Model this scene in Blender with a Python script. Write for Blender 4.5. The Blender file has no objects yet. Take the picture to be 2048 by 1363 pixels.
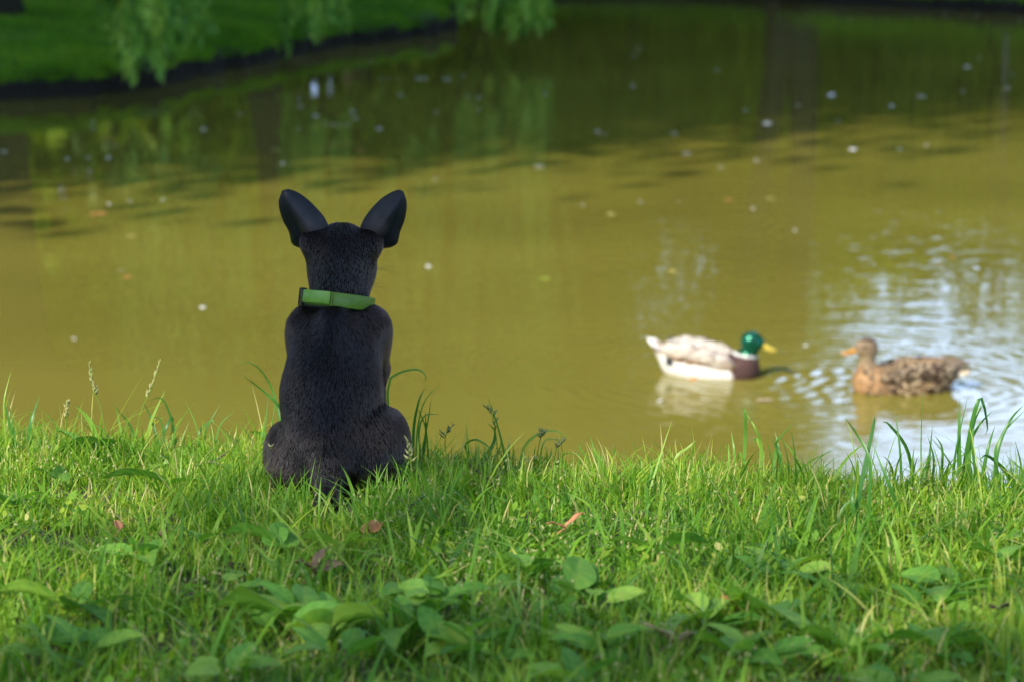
import bpy, math, random
import numpy as np
from mathutils import Vector, Matrix

random.seed(7)
RNG = np.random.default_rng(11)
S = bpy.context.scene
COL = S.collection

# ------------------------------------------------------------------ camera
CAM_Z = 1.8
FPX = 4266.0                       # focal length in pixels of the 2048 px wide photograph
PITCH = math.atan(875.5 / FPX)
cam_d = bpy.data.cameras.new('camera')
cam = bpy.data.objects.new('camera', cam_d)
COL.objects.link(cam)
cam.location = (0, 0, CAM_Z)
cam.rotation_euler = (math.radians(90) - PITCH, 0, 0)
cam_d.sensor_width = 36
cam_d.lens = FPX / 2048 * 36
cam_d.clip_start = 0.05
cam_d.clip_end = 2000
cam_d.dof.use_dof = True
cam_d.dof.focus_distance = 2.68
cam_d.dof.aperture_fstop = 6.5
S.camera = cam

# ------------------------------------------------------------------ sun and sky
SUN_EL = math.radians(38)
SUN_DIR = Vector((-0.66, -0.75, 0)).normalized()
SUN_VEC = Vector((SUN_DIR.x * math.cos(SUN_EL), SUN_DIR.y * math.cos(SUN_EL), math.sin(SUN_EL)))
w = bpy.data.worlds.new('World')
S.world = w
w.use_nodes = True
nt = w.node_tree
nt.nodes.clear()
wo = nt.nodes.new('ShaderNodeOutputWorld')
bg = nt.nodes.new('ShaderNodeBackground')
sky = nt.nodes.new('ShaderNodeTexSky')
sky.sky_type = 'NISHITA'
sky.sun_disc = False
sky.sun_elevation = SUN_EL
sky.sun_rotation = math.radians(221.3)
sky.air_density = 1.0
sky.dust_density = 1.2
tc = nt.nodes.new('ShaderNodeTexCoord')
mp = nt.nodes.new('ShaderNodeMapping')
mp.inputs['Scale'].default_value = (1, 1, 2.6)
nz = nt.nodes.new('ShaderNodeTexNoise')
nz.inputs['Scale'].default_value = 2.2
nz.inputs['Detail'].default_value = 6
rp = nt.nodes.new('ShaderNodeValToRGB')
rp.color_ramp.elements[0].position = 0.50
rp.color_ramp.elements[1].position = 0.74
rp.color_ramp.elements[1].color = (0.75, 0.75, 0.75, 1)
mx = nt.nodes.new('ShaderNodeMixRGB')
mx.inputs[2].default_value = (27, 38, 59, 1)       # sunlit thin cloud
nt.links.new(tc.outputs['Generated'], mp.inputs['Vector'])
nt.links.new(mp.outputs[0], nz.inputs['Vector'])
nt.links.new(nz.outputs['Fac'], rp.inputs[0])
# paler, hazier sky towards the horizon
sxyz = nt.nodes.new('ShaderNodeSeparateXYZ'); nt.links.new(tc.outputs['Generated'], sxyz.inputs[0])
hz = nt.nodes.new('ShaderNodeMapRange'); hz.interpolation_type = 'SMOOTHSTEP'
hz.inputs['From Min'].default_value = 0.20; hz.inputs['From Max'].default_value = 0.45
hz.inputs['To Min'].default_value = 0.8; hz.inputs['To Max'].default_value = 0.0
nt.links.new(sxyz.outputs['Z'], hz.inputs['Value'])
mxm = nt.nodes.new('ShaderNodeMath'); mxm.operation = 'MAXIMUM'
nt.links.new(rp.outputs[0], mxm.inputs[0]); nt.links.new(hz.outputs[0], mxm.inputs[1])
nt.links.new(mxm.outputs[0], mx.inputs[0])
nt.links.new(sky.outputs[0], mx.inputs[1])
nt.links.new(mx.outputs[0], bg.inputs[0])
bg.inputs[1].default_value = 0.076
nt.links.new(bg.outputs[0], wo.inputs[0])

sun_d = bpy.data.lights.new('sun', 'SUN')
sun_d.energy = 5.0
sun_d.angle = math.radians(0.8)
sun_d.color = (1.0, 0.93, 0.80)
sun = bpy.data.objects.new('sun', sun_d)
COL.objects.link(sun)
sun.rotation_euler = (-SUN_VEC).to_track_quat('-Z', 'Y').to_euler()

S.view_settings.view_transform = 'Standard'
S.view_settings.look = 'None'
S.view_settings.exposure = 0.5
S.view_settings.gamma = 1.0
S.view_settings.use_curve_mapping = False
S.cycles.max_bounces = 8
S.cycles.transparent_max_bounces = 8

# ------------------------------------------------------------------ helpers
def depr(py):
    return PITCH + math.atan((py - 681.5) / FPX)

def ray(px, py):
    d = Vector(((px - 1024) / FPX, 1.0, -(py - 681.5) / FPX))
    c, s = math.cos(PITCH), math.sin(PITCH)
    return Vector((d.x, d.y * c + d.z * s, -d.y * s + d.z * c)).normalized()

def on_water(px, py, z=0.0):
    r = ray(px, py)
    t = (z - CAM_Z) / r.z
    return Vector((r.x * t, r.y * t, z))

def at_depth(px, py, y):
    r = ray(px, py)
    t = y / r.y
    return Vector((r.x * t, y, CAM_Z + r.z * t))

def tag(o, label=None, cat=None, group=None, kind=None):
    if label: o['label'] = label
    if cat: o['category'] = cat
    if group: o['group'] = group
    if kind: o['kind'] = kind
    return o

def empty(name, loc=(0, 0, 0), rz=0.0):
    o = bpy.data.objects.new(name, None)
    o.empty_display_size = 0.1
    COL.objects.link(o)
    o.location = loc
    o.rotation_euler = (0, 0, rz)
    return o

def mesh_np(name, verts, faces, mats=(), parent=None, smooth=True, attrs=None, fmat=None):
    """faces: list of int arrays of shape (n,3) or (n,4)"""
    verts = np.asarray(verts, dtype=np.float32)
    me = bpy.data.meshes.new(name)
    if isinstance(faces, np.ndarray): faces = [faces]
    faces = [np.asarray(f, dtype=np.int32) for f in faces if len(f)]
    nf = sum(len(f) for f in faces)
    loops = np.concatenate([f.ravel() for f in faces])
    tot = np.concatenate([np.full(len(f), f.shape[1], dtype=np.int32) for f in faces])
    start = np.concatenate([[0], np.cumsum(tot)[:-1]]).astype(np.int32)
    me.vertices.add(len(verts)); me.vertices.foreach_set('co', verts.ravel())
    me.loops.add(len(loops)); me.loops.foreach_set('vertex_index', loops)
    me.polygons.add(nf); me.polygons.foreach_set('loop_start', start); me.polygons.foreach_set('loop_total', tot)
    if smooth: me.polygons.foreach_set('use_smooth', np.ones(nf, dtype=bool))
    if fmat is not None: me.polygons.foreach_set('material_index', np.asarray(fmat, dtype=np.int32))
    me.update(calc_edges=True)
    me.validate()
    for k, v in (attrs or {}).items():
        v = np.asarray(v, dtype=np.float32)
        if v.ndim == 1:
            a = me.attributes.new(k, 'FLOAT', 'POINT'); a.data.foreach_set('value', v)
        else:
            if v.shape[1] == 3: v = np.hstack([v, np.ones((len(v), 1), dtype=np.float32)])
            a = me.attributes.new(k, 'FLOAT_COLOR', 'POINT'); a.data.foreach_set('color', v.ravel())
    if not isinstance(mats, (list, tuple)): mats = [mats]
    for m in mats: me.materials.append(m)
    o = bpy.data.objects.new(name, me)
    COL.objects.link(o)
    if parent is not None: o.parent = parent
    return o

class Geo:
    """collects verts / quads / tris (and one colour per vertex)"""
    def __init__(self): self.v = []; self.q = []; self.t = []; self.c = []; self.n = 0
    def add(self, v, q=None, t=None, c=None):
        v = np.asarray(v, dtype=np.float32).reshape(-1, 3)
        if q is not None and len(q): self.q.append(np.asarray(q, dtype=np.int32) + self.n)
        if t is not None and len(t): self.t.append(np.asarray(t, dtype=np.int32) + self.n)
        self.v.append(v)
        if c is not None:
            c = np.asarray(c, dtype=np.float32)
            self.c.append(np.tile(c, (len(v), 1)) if c.ndim == 1 else c)
        self.n += len(v)
    def build(self, name, mats, parent=None, smooth=True):
        f = []
        if self.q: f.append(np.concatenate(self.q))
        if self.t: f.append(np.concatenate(self.t))
        at = {'col': np.concatenate(self.c)} if self.c else None
        return mesh_np(name, np.concatenate(self.v), f, mats, parent, smooth, at)

def tube_geo(g, pts, rad, n=8, c=None, cap=True):
    pts = [Vector(p) for p in pts]
    m = len(pts)
    if not hasattr(rad, '__len__'): rad = [rad] * m
    vs = []
    up = Vector((0, 0, 1))
    prev = None
    for i in range(m):
        d = (pts[min(i + 1, m - 1)] - pts[max(i - 1, 0)]).normalized()
        if prev is None:
            a = d.cross(up)
            if a.length < 1e-3: a = d.cross(Vector((1, 0, 0)))
            a.normalize()
        else:
            a = (prev - d * prev.dot(d)).normalized()
        prev = a
        b = d.cross(a)
        for k in range(n):
            t = 2 * math.pi * k / n
            vs.append(pts[i] + (a * math.cos(t) + b * math.sin(t)) * rad[i])
    q = []
    for i in range(m - 1):
        for k in range(n):
            q.append((i * n + k, i * n + (k + 1) % n, (i + 1) * n + (k + 1) % n, (i + 1) * n + k))
    t = []
    if cap:
        vs.append(pts[0]); vs.append(pts[-1])
        for k in range(n):
            t.append((m * n, (k + 1) % n, k))
            t.append((m * n + 1, (m - 1) * n + k, (m - 1) * n + (k + 1) % n))
    g.add([tuple(v) for v in vs], q, t, c)

def spline(pts, n):
    """Catmull-Rom through pts"""
    P = [Vector(p) for p in pts]
    P = [P[0] * 2 - P[1]] + P + [P[-1] * 2 - P[-2]]
    out = []
    m = len(P) - 3
    for i in range(n):
        u = i / (n - 1) * m
        k = min(int(u), m - 1); t = u - k
        a, b, c, d = P[k:k + 4]
        out.append(0.5 * ((2 * b) + (c - a) * t + (2 * a - 5 * b + 4 * c - d) * t * t + (3 * b - a - 3 * c + d) * t ** 3))
    return out

# value noise for geometry
_T = np.random.default_rng(5).random((64, 64, 64)).astype(np.float32)
def vnoise(x, y, z=0.0):
    x = np.asarray(x, dtype=np.float64); y = np.asarray(y, dtype=np.float64); z = np.asarray(z, dtype=np.float64) + 0 * x
    xi, yi, zi = np.floor(x).astype(int), np.floor(y).astype(int), np.floor(z).astype(int)
    fx, fy, fz = x - xi, y - yi, z - zi
    fx = fx * fx * (3 - 2 * fx); fy = fy * fy * (3 - 2 * fy); fz = fz * fz * (3 - 2 * fz)
    r = 0
    for a in (0, 1):
        for b in (0, 1):
            for c in (0, 1):
                r = r + _T[(xi + a) % 64, (yi + b) % 64, (zi + c) % 64] * (fx if a else 1 - fx) * (fy if b else 1 - fy) * (fz if c else 1 - fz)
    return r * 2 - 1

# signed distance modelling -> one continuous surface
def sd_ell(P, c, r, R=None):
    q = P - np.array(c)
    if R is not None: q = q @ np.array(R)            # R columns = local axes
    r = np.array(r)
    k0 = np.linalg.norm(q / r, axis=-1); k1 = np.linalg.norm(q / (r * r), axis=-1) + 1e-9
    return k0 * (k0 - 1) / k1

def sd_cone(P, a, b, ra, rb):
    a = np.array(a, dtype=float); b = np.array(b, dtype=float)
    ab = b - a
    h = np.clip(((P - a) @ ab) / (ab @ ab), 0, 1)
    return np.linalg.norm(P - a - h[..., None] * ab, axis=-1) - (ra + (rb - ra) * h)

def smin(a, b, k):
    h = np.clip(0.5 + 0.5 * (b - a) / k, 0, 1)
    return b + (a - b) * h - k * h * (1 - h)

def rot(ax, deg):
    return np.array(Matrix.Rotation(math.radians(deg), 3, ax))

def surface_net(f, lo, hi, res):
    lo = np.array(lo, dtype=float); hi = np.array(hi, dtype=float)
    n = np.ceil((hi - lo) / res).astype(int) + 1
    ax = [lo[i] + np.arange(n[i]) * res for i in range(3)]
    P = np.stack(np.meshgrid(*ax, indexing='ij'), -1)
    V = f(P)
    ins = V < 0
    cs = tuple(n - 1)
    acc = np.zeros(cs + (3,)); cnt = np.zeros(cs)
    offs = [(0, 0, 0), (1, 0, 0), (0, 1, 0), (0, 0, 1), (1, 1, 0), (1, 0, 1), (0, 1, 1), (1, 1, 1)]
    def sl(o): return tuple(slice(o[i], o[i] + cs[i]) for i in range(3))
    for i in range(8):
        for j in range(i + 1, 8):
            if sum(abs(a - b) for a, b in zip(offs[i], offs[j])) != 1: continue
            A, B = V[sl(offs[i])], V[sl(offs[j])]
            m = (A < 0) != (B < 0)
            t = np.where(m, A / np.where(m, A - B, 1), 0)
            oa, ob = np.array(offs[i]), np.array(offs[j])
            p = oa + t[..., None] * (ob - oa)
            acc += np.where(m[..., None], p, 0); cnt += m
    act = cnt > 0
    idx = np.full(cs, -1); idx[act] = np.arange(act.sum())
    ijk = np.argwhere(act)
    verts = lo + (ijk + acc[act] / cnt[act][:, None]) * res
    quads = []
    for a in range(3):
        b, c = (a + 1) % 3, (a + 2) % 3
        s0 = [slice(None)] * 3; s1 = [slice(None)] * 3
        s0[a] = slice(0, n[a] - 1); s1[a] = slice(1, n[a])
        A, B = ins[tuple(s0)], ins[tuple(s1)]
        e = np.argwhere(A != B)
        e = e[(e[:, b] > 0) & (e[:, c] > 0) & (e[:, b] < n[b] - 1) & (e[:, c] < n[c] - 1)]
        flip = B[tuple(e.T)]
        def g(db, dc):
            q = e.copy(); q[:, b] += db; q[:, c] += dc
            return idx[tuple(q.T)]
        Q = np.stack([g(-1, -1), g(0, -1), g(0, 0), g(-1, 0)], 1)
        Q[flip] = Q[flip][:, ::-1]
        quads.append(Q)
    Q = np.concatenate(quads)
    # a little relaxation
    for _ in range(2):
        s = np.zeros_like(verts); k = np.zeros(len(verts))
        for i in range(4):
            a_, b_ = Q[:, i], Q[:, (i + 1) % 4]
            np.add.at(s, a_, verts[b_]); np.add.at(k, a_, 1)
            np.add.at(s, b_, verts[a_]); np.add.at(k, b_, 1)
        verts = verts * 0.5 + 0.5 * s / k[:, None]
    return verts, Q

# ------------------------------------------------------------------ materials
def new_mat(name):
    m = bpy.data.materials.new(name)
    m.use_nodes = True
    n = m.node_tree
    p = n.nodes['Principled BSDF']
    return m, n, p

def N(nt, kind, **kw):
    n = nt.nodes.new(kind)
    for k, v in kw.items():
        if k.startswith('i_'):
            key = k[2:]
            n.inputs[int(key) if key.isdigit() else key].default_value = v
        else: setattr(n, k, v)
    return n

def ramp(nt, stops):
    r = nt.nodes.new('ShaderNodeValToRGB')
    e = r.color_ramp.elements
    e[0].position = stops[0][0]; e[0].color = (*stops[0][1], 1)
    e[1].position = stops[-1][0]; e[1].color = (*stops[-1][1], 1)
    for s in stops[1:-1]:
        k = e.new(s[0]); k.color = (*s[1], 1)
    return r

def noisy(name, c1, c2, scale=10, rough=0.8, bump=0.0, detail=4, mid=None, coat=0, spec=0.5, dist=0.01):
    m, n, p = new_mat(name)
    t = N(n, 'ShaderNodeTexCoord')
    nz = N(n, 'ShaderNodeTexNoise'); nz.inputs['Scale'].default_value = scale; nz.inputs['Detail'].default_value = detail
    n.links.new(t.outputs['Object'], nz.inputs['Vector'])
    st = [(0.3, c1), (0.7, c2)] if mid is None else [(0.3, c1), (0.5, mid), (0.7, c2)]
    r = ramp(n, st)
    n.links.new(nz.outputs['Fac'], r.inputs[0]); n.links.new(r.outputs[0], p.inputs['Base Color'])
    p.inputs['Roughness'].default_value = rough
    p.inputs['Specular IOR Level'].default_value = spec
    if bump:
        b = N(n, 'ShaderNodeBump'); b.inputs['Strength'].default_value = bump; b.inputs['Distance'].default_value = dist
        n.links.new(nz.outputs['Fac'], b.inputs['Height']); n.links.new(b.outputs[0], p.inputs['Normal'])
    return m

def leafy(name, stops, trans=0.45, rough=0.45, attr='tint', tcol=None, spec=0.35, bump_scale=0, noise_scale=0):
    """leaf: tint attribute -> colour, part of the light goes through"""
    m, n, p = new_mat(name)
    a = N(n, 'ShaderNodeAttribute', attribute_name=attr)
    r = ramp(n, stops)
    fac = a.outputs['Fac']
    if noise_scale:
        t = N(n, 'ShaderNodeTexCoord')
        nz = N(n, 'ShaderNodeTexNoise'); nz.inputs['Scale'].default_value = noise_scale; nz.inputs['Detail'].default_value = 3
        n.links.new(t.outputs['Object'], nz.inputs['Vector'])
        ma = N(n, 'ShaderNodeMath', operation='MULTIPLY_ADD'); ma.inputs[1].default_value = 0.5; ma.inputs[2].default_value = -0.25
        n.links.new(nz.outputs['Fac'], ma.inputs[0])
        ad = N(n, 'ShaderNodeMath', operation='ADD'); n.links.new(ma.outputs[0], ad.inputs[0]); n.links.new(fac, ad.inputs[1])
        fac = ad.outputs[0]
        if bump_scale:
            b = N(n, 'ShaderNodeBump'); b.inputs['Strength'].default_value = bump_scale; b.inputs['Distance'].default_value = 0.002
            n.links.new(nz.outputs['Fac'], b.inputs['Height']); n.links.new(b.outputs[0], p.inputs['Normal'])
    n.links.new(fac, r.inputs[0])
    n.links.new(r.outputs[0], p.inputs['Base Color'])
    p.inputs['Roughness'].default_value = rough
    p.inputs['Specular IOR Level'].default_value = spec
    tr = N(n, 'ShaderNodeBsdfTranslucent')
    mu = N(n, 'ShaderNodeMixRGB', blend_type='MULTIPLY'); mu.inputs[0].default_value = 1
    mu.inputs[2].default_value = (*(tcol or (1.5, 1.5, 0.5)), 1)
    n.links.new(r.outputs[0], mu.inputs[1]); n.links.new(mu.outputs[0], tr.inputs['Color'])
    mixs = N(n, 'ShaderNodeMixShader'); mixs.inputs[0].default_value = trans
    n.links.new(p.outputs[0], mixs.inputs[1]); n.links.new(tr.outputs[0], mixs.inputs[2])
    n.links.new(mixs.outputs[0], n.nodes['Material Output'].inputs['Surface'])
    return m

M = {}
M['turf'] = leafy('turf', [(0, (0.045, 0.145, 0.016)), (0.35, (0.11, 0.27, 0.022)), (0.65, (0.20, 0.38, 0.03)), (0.85, (0.36, 0.47, 0.05)), (1, (0.56, 0.50, 0.20))],
                  trans=0.42, tcol=(1.5, 1.45, 0.5))
M['blade'] = leafy('blade', [(0, (0.035, 0.14, 0.03)), (0.5, (0.10, 0.27, 0.045)), (1, (0.30, 0.44, 0.06))], trans=0.4, rough=0.38, spec=0.5)
M['herb'] = leafy('herb', [(0, (0.045, 0.13, 0.014)), (0.5, (0.125, 0.31, 0.045)), (1, (0.30, 0.46, 0.07))], trans=0.35, rough=0.6, noise_scale=90, bump_scale=0.6, spec=0.25)
M['seed'] = leafy('seed', [(0, (0.25, 0.33, 0.08)), (1, (0.55, 0.52, 0.25))], trans=0.3)
M['far_turf'] = leafy('far_turf', [(0, (0.045, 0.16, 0.008)), (0.5, (0.13, 0.33, 0.014)), (1, (0.28, 0.46, 0.03))], trans=0.35)
M['crown'] = leafy('crown', [(0, (0.012, 0.045, 0.006)), (0.5, (0.08, 0.19, 0.014)), (1, (0.34, 0.48, 0.04))], trans=0.4, tcol=(1.6, 1.6, 0.4))
M['crown_light'] = leafy('crown_light', [(0, (0.05, 0.12, 0.012)), (0.5, (0.20, 0.33, 0.025)), (1, (0.45, 0.55, 0.05))], trans=0.45, tcol=(1.5, 1.5, 0.4))
M['willow'] = leafy('willow', [(0, (0.06, 0.18, 0.03)), (0.5, (0.20, 0.42, 0.07)), (1, (0.48, 0.64, 0.12))], trans=0.45)
M['dead'] = noisy('dead', (0.10, 0.06, 0.03), (0.33, 0.21, 0.11), 60, 0.7, 0.5, dist=0.002)
M['soil'] = noisy('soil', (0.018, 0.013, 0.008), (0.065, 0.045, 0.027), 40, 0.95, 0.8)
M['bark'] = noisy('bark', (0.012, 0.009, 0.007), (0.05, 0.038, 0.028), 14, 0.9, 0.9, dist=0.04)
M['bark_pale'] = noisy('bark_pale', (0.08, 0.075, 0.06), (0.22, 0.20, 0.16), 10, 0.85, 0.5, dist=0.02)
M['twig'] = noisy('twig', (0.05, 0.035, 0.03), (0.16, 0.12, 0.10), 60, 0.85, 0.6)
M['petal'] = noisy('petal', (0.75, 0.74, 0.70), (0.9, 0.89, 0.85), 50, 0.5)
M['path'] = noisy('path', (0.24, 0.16, 0.11), (0.42, 0.30, 0.21), 6, 0.95, 0.4)

# ------------------------------------------------------------------ ground: the sheet round the pond
PC = np.array([3.0, 18.0])
SH = [(-4, 4.3), (-1.5, 3.45), (0, 3.3), (1.2, 3.1), (3, 3.0), (6, 2.6), (10, 4), (14, 8), (17, 14), (18, 20), (17, 27), (13, 32.5), (8.6, 35.2), (5.7, 39.0),
      (3.6, 43), (1.5, 44), (-0.6, 41), (-1.0, 36), (-0.85, 31), (-1.2, 29.3), (-2.1, 27.4), (-2.8, 24.4), (-3.4, 21.6), (-3.95, 20.3), (-4.8, 19.85), (-6.2, 19.3), (-8, 17.5), (-9, 14), (-9, 10), (-7, 6.2)]
_a = np.array([math.atan2(y - PC[1], x - PC[0]) for x, y in SH])
_r = np.array([math.hypot(y - PC[1], x - PC[0]) for x, y in SH])
_o = np.argsort(_a); _a, _r = _a[_o], _r[_o]
_aa = np.concatenate([_a - 2 * math.pi, _a, _a + 2 * math.pi]); _rr = np.concatenate([_r, _r, _r])
def shore_r(th):
    base = np.interp(th, _aa, _rr)
    return base + 0.10 * vnoise(th * 30, th * 0 + 3.3) + 0.05 * vnoise(th * 90, th * 0 + 9.1)

def sheet_z(th, s):
    near = np.clip(1.5 - np.abs(((th + math.pi / 2 + math.pi) % (2 * math.pi)) - math.pi) / 0.5, 0, 1)
    zb = np.interp(s, [-6, -1, -0.02, 0.0, 0.05, 0.16, 0.6, 4, 9, 20, 60, 600], [-1.0, -0.7, -0.3, -0.05, 0.15, 0.22, 0.29, 0.60, 1.1, 1.6, 2.6, 3.0])
    zn = np.interp(s, [-6, -1, 0, 0.3, 0.6, 4, 20, 60, 600], [-1.0, -0.7, -0.15, 0.45, 0.78, 1.0, 1.3, 2.6, 3.0])
    return zb * (1 - near) + zn * near

def ground_xy(th, s):
    r = shore_r(th) + s
    return PC[0] + r * np.cos(th), PC[1] + r * np.sin(th)

def sheet():
    nt_ = 1440
    th = np.linspace(-math.pi, math.pi, nt_, endpoint=False)
    ss = np.array([-3, -1, -0.3, -0.05, 0.0, 0.02, 0.05, 0.1, 0.16, 0.3, 0.6, 1, 1.5, 2.2, 3, 4, 5.5, 7, 9, 12, 16, 20, 30, 45, 60, 100, 200, 600])
    T, SS = np.meshgrid(th, ss, indexing='ij')
    X, Y = ground_xy(T, SS)
    Z = sheet_z(T, SS) + np.where((SS > 0.12) & (SS < 100), 0.05 * vnoise(X * 0.9, Y * 0.9) + 0.02 * vnoise(X * 3.1, Y * 3.1), 0)
    Z += np.where((SS > 0.01) & (SS <= 0.12), 0.10 * vnoise(X * 1.1, Y * 1.1, 2.0) + 0.05 * vnoise(X * 5, Y * 5, 2.0), 0)
    Z += np.where((SS > 0.12) & (SS <= 0.4), 0.09 * vnoise(X * 1.1, Y * 1.1, 2.0), 0)
    X += np.where((SS >= 0) & (SS <= 0.12), 0.10 * vnoise(X * 3, Y * 3, 7.0), 0)
    V = np.stack([X, Y, Z], -1).reshape(-1, 3)
    m = len(ss)
    i = np.arange(nt_)[:, None]; k = np.arange(m - 1)[None]
    a = i * m + k; b = ((i + 1) % nt_) * m + k
    Q = np.stack([a, b, b + 1, a + 1], -1).reshape(-1, 4)[:, ::-1]
    mt, n, p = new_mat('meadow')
    t = N(n, 'ShaderNodeTexCoord')
    geo = N(n, 'ShaderNodeNewGeometry')
    sx = N(n, 'ShaderNodeSeparateXYZ'); n.links.new(geo.outputs['Position'], sx.inputs[0])
    nz1 = N(n, 'ShaderNodeTexNoise'); nz1.inputs['Scale'].default_value = 1.3; nz1.inputs['Detail'].default_value = 8
    n.links.new(t.outputs['Object'], nz1.inputs['Vector'])
    g = ramp(n, [(0.3, (0.03, 0.10, 0.008)), (0.7, (0.08, 0.18, 0.015))])
    n.links.new(nz1.outputs['Fac'], g.inputs[0])
    ma = N(n, 'ShaderNodeMath', operation='MULTIPLY_ADD'); ma.inputs[1].default_value = 0.12
    n.links.new(nz1.outputs['Fac'], ma.inputs[0]); n.links.new(sx.outputs['Z'], ma.inputs[2])
    z = ramp(n, [(0.22, (0, 0, 0)), (0.34, (1, 1, 1))])
    n.links.new(ma.outputs[0], z.inputs[0])
    mixc = N(n, 'ShaderNodeMixRGB'); n.links.new(z.outputs[0], mixc.inputs[0])
    mixc.inputs[1].default_value = (0.012, 0.009, 0.006, 1)  # bank soil, its colour darkened in place of shade under an overhang
    n.links.new(g.outputs[0], mixc.inputs[2]); n.links.new(mixc.outputs[0], p.inputs['Base Color'])
    nz2 = N(n, 'ShaderNodeTexNoise'); nz2.inputs['Scale'].default_value = 25; nz2.inputs['Detail'].default_value = 6
    n.links.new(t.outputs['Object'], nz2.inputs['Vector'])
    b = N(n, 'ShaderNodeBump'); b.inputs['Strength'].default_value = 0.7; b.inputs['Distance'].default_value = 0.05
    n.links.new(nz2.outputs['Fac'], b.inputs['Height']); n.links.new(b.outputs[0], p.inputs['Normal'])
    p.inputs['Roughness'].default_value = 0.95
    o = mesh_np('ground', V, Q, mt)
    tag(o, kind='structure')
sheet()

# near bank: fine height field under the dog
def edge_y(x):
    x = np.asarray(x, dtype=float)
    return 2.785 - 0.26 * np.clip(x, -1.1, 1.1) + 0.025 * vnoise(x * 5 + 2, x * 0 + 1.7) + 0.01 * vnoise(x * 17, x * 0 + 4.7)

def bank_z(x, y):
    x = np.asarray(x, dtype=float); y = np.asarray(y, dtype=float)
    base = 1.067 - 0.086 * (y - 2.6) + 0.012 * vnoise(x * 3, y * 3, 1.5) + 0.006 * vnoise(x * 11, y * 11, 2.5)
    t = y - edge_y(x)
    d = np.interp(t, [-0.12, -0.03, 0.03, 0.1, 0.25, 0.5, 0.9], [0, 0.006, 0.03, 0.12, 0.5, 1.2, 1.8])
    return base - d

def bank_pt(px, py):
    """point of the near bank seen at pixel (px, py)"""
    r = ray(px, py)
    t0 = 0.8
    for i in range(600):
        t = t0 + i * 0.006
        p = (r.x * t, r.y * t, CAM_Z + r.z * t)
        if p[2] < float(bank_z(p[0], p[1])) or p[1] > float(edge_y(p[0])) - 0.01: break
    return Vector((p[0], p[1], float(bank_z(p[0], p[1]))))

xs = np.linspace(-3, 3, 401); ys = np.linspace(-1.0, 3.7, 330)
X, Y = np.meshgrid(xs, ys, indexing='ij')
Z = bank_z(X, Y)
V = np.stack([X, Y, Z], -1).reshape(-1, 3)
i = np.arange(400)[:, None]; k = np.arange(329)[None]
a = i * 330 + k
Q = np.stack([a, a + 330, a + 331, a + 1], -1).reshape(-1, 4)
tag(mesh_np('bank', V, Q, noisy('thatch', (0.022, 0.026, 0.009), (0.075, 0.07, 0.03), 30, 0.95, 0.8)), kind='structure')

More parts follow.
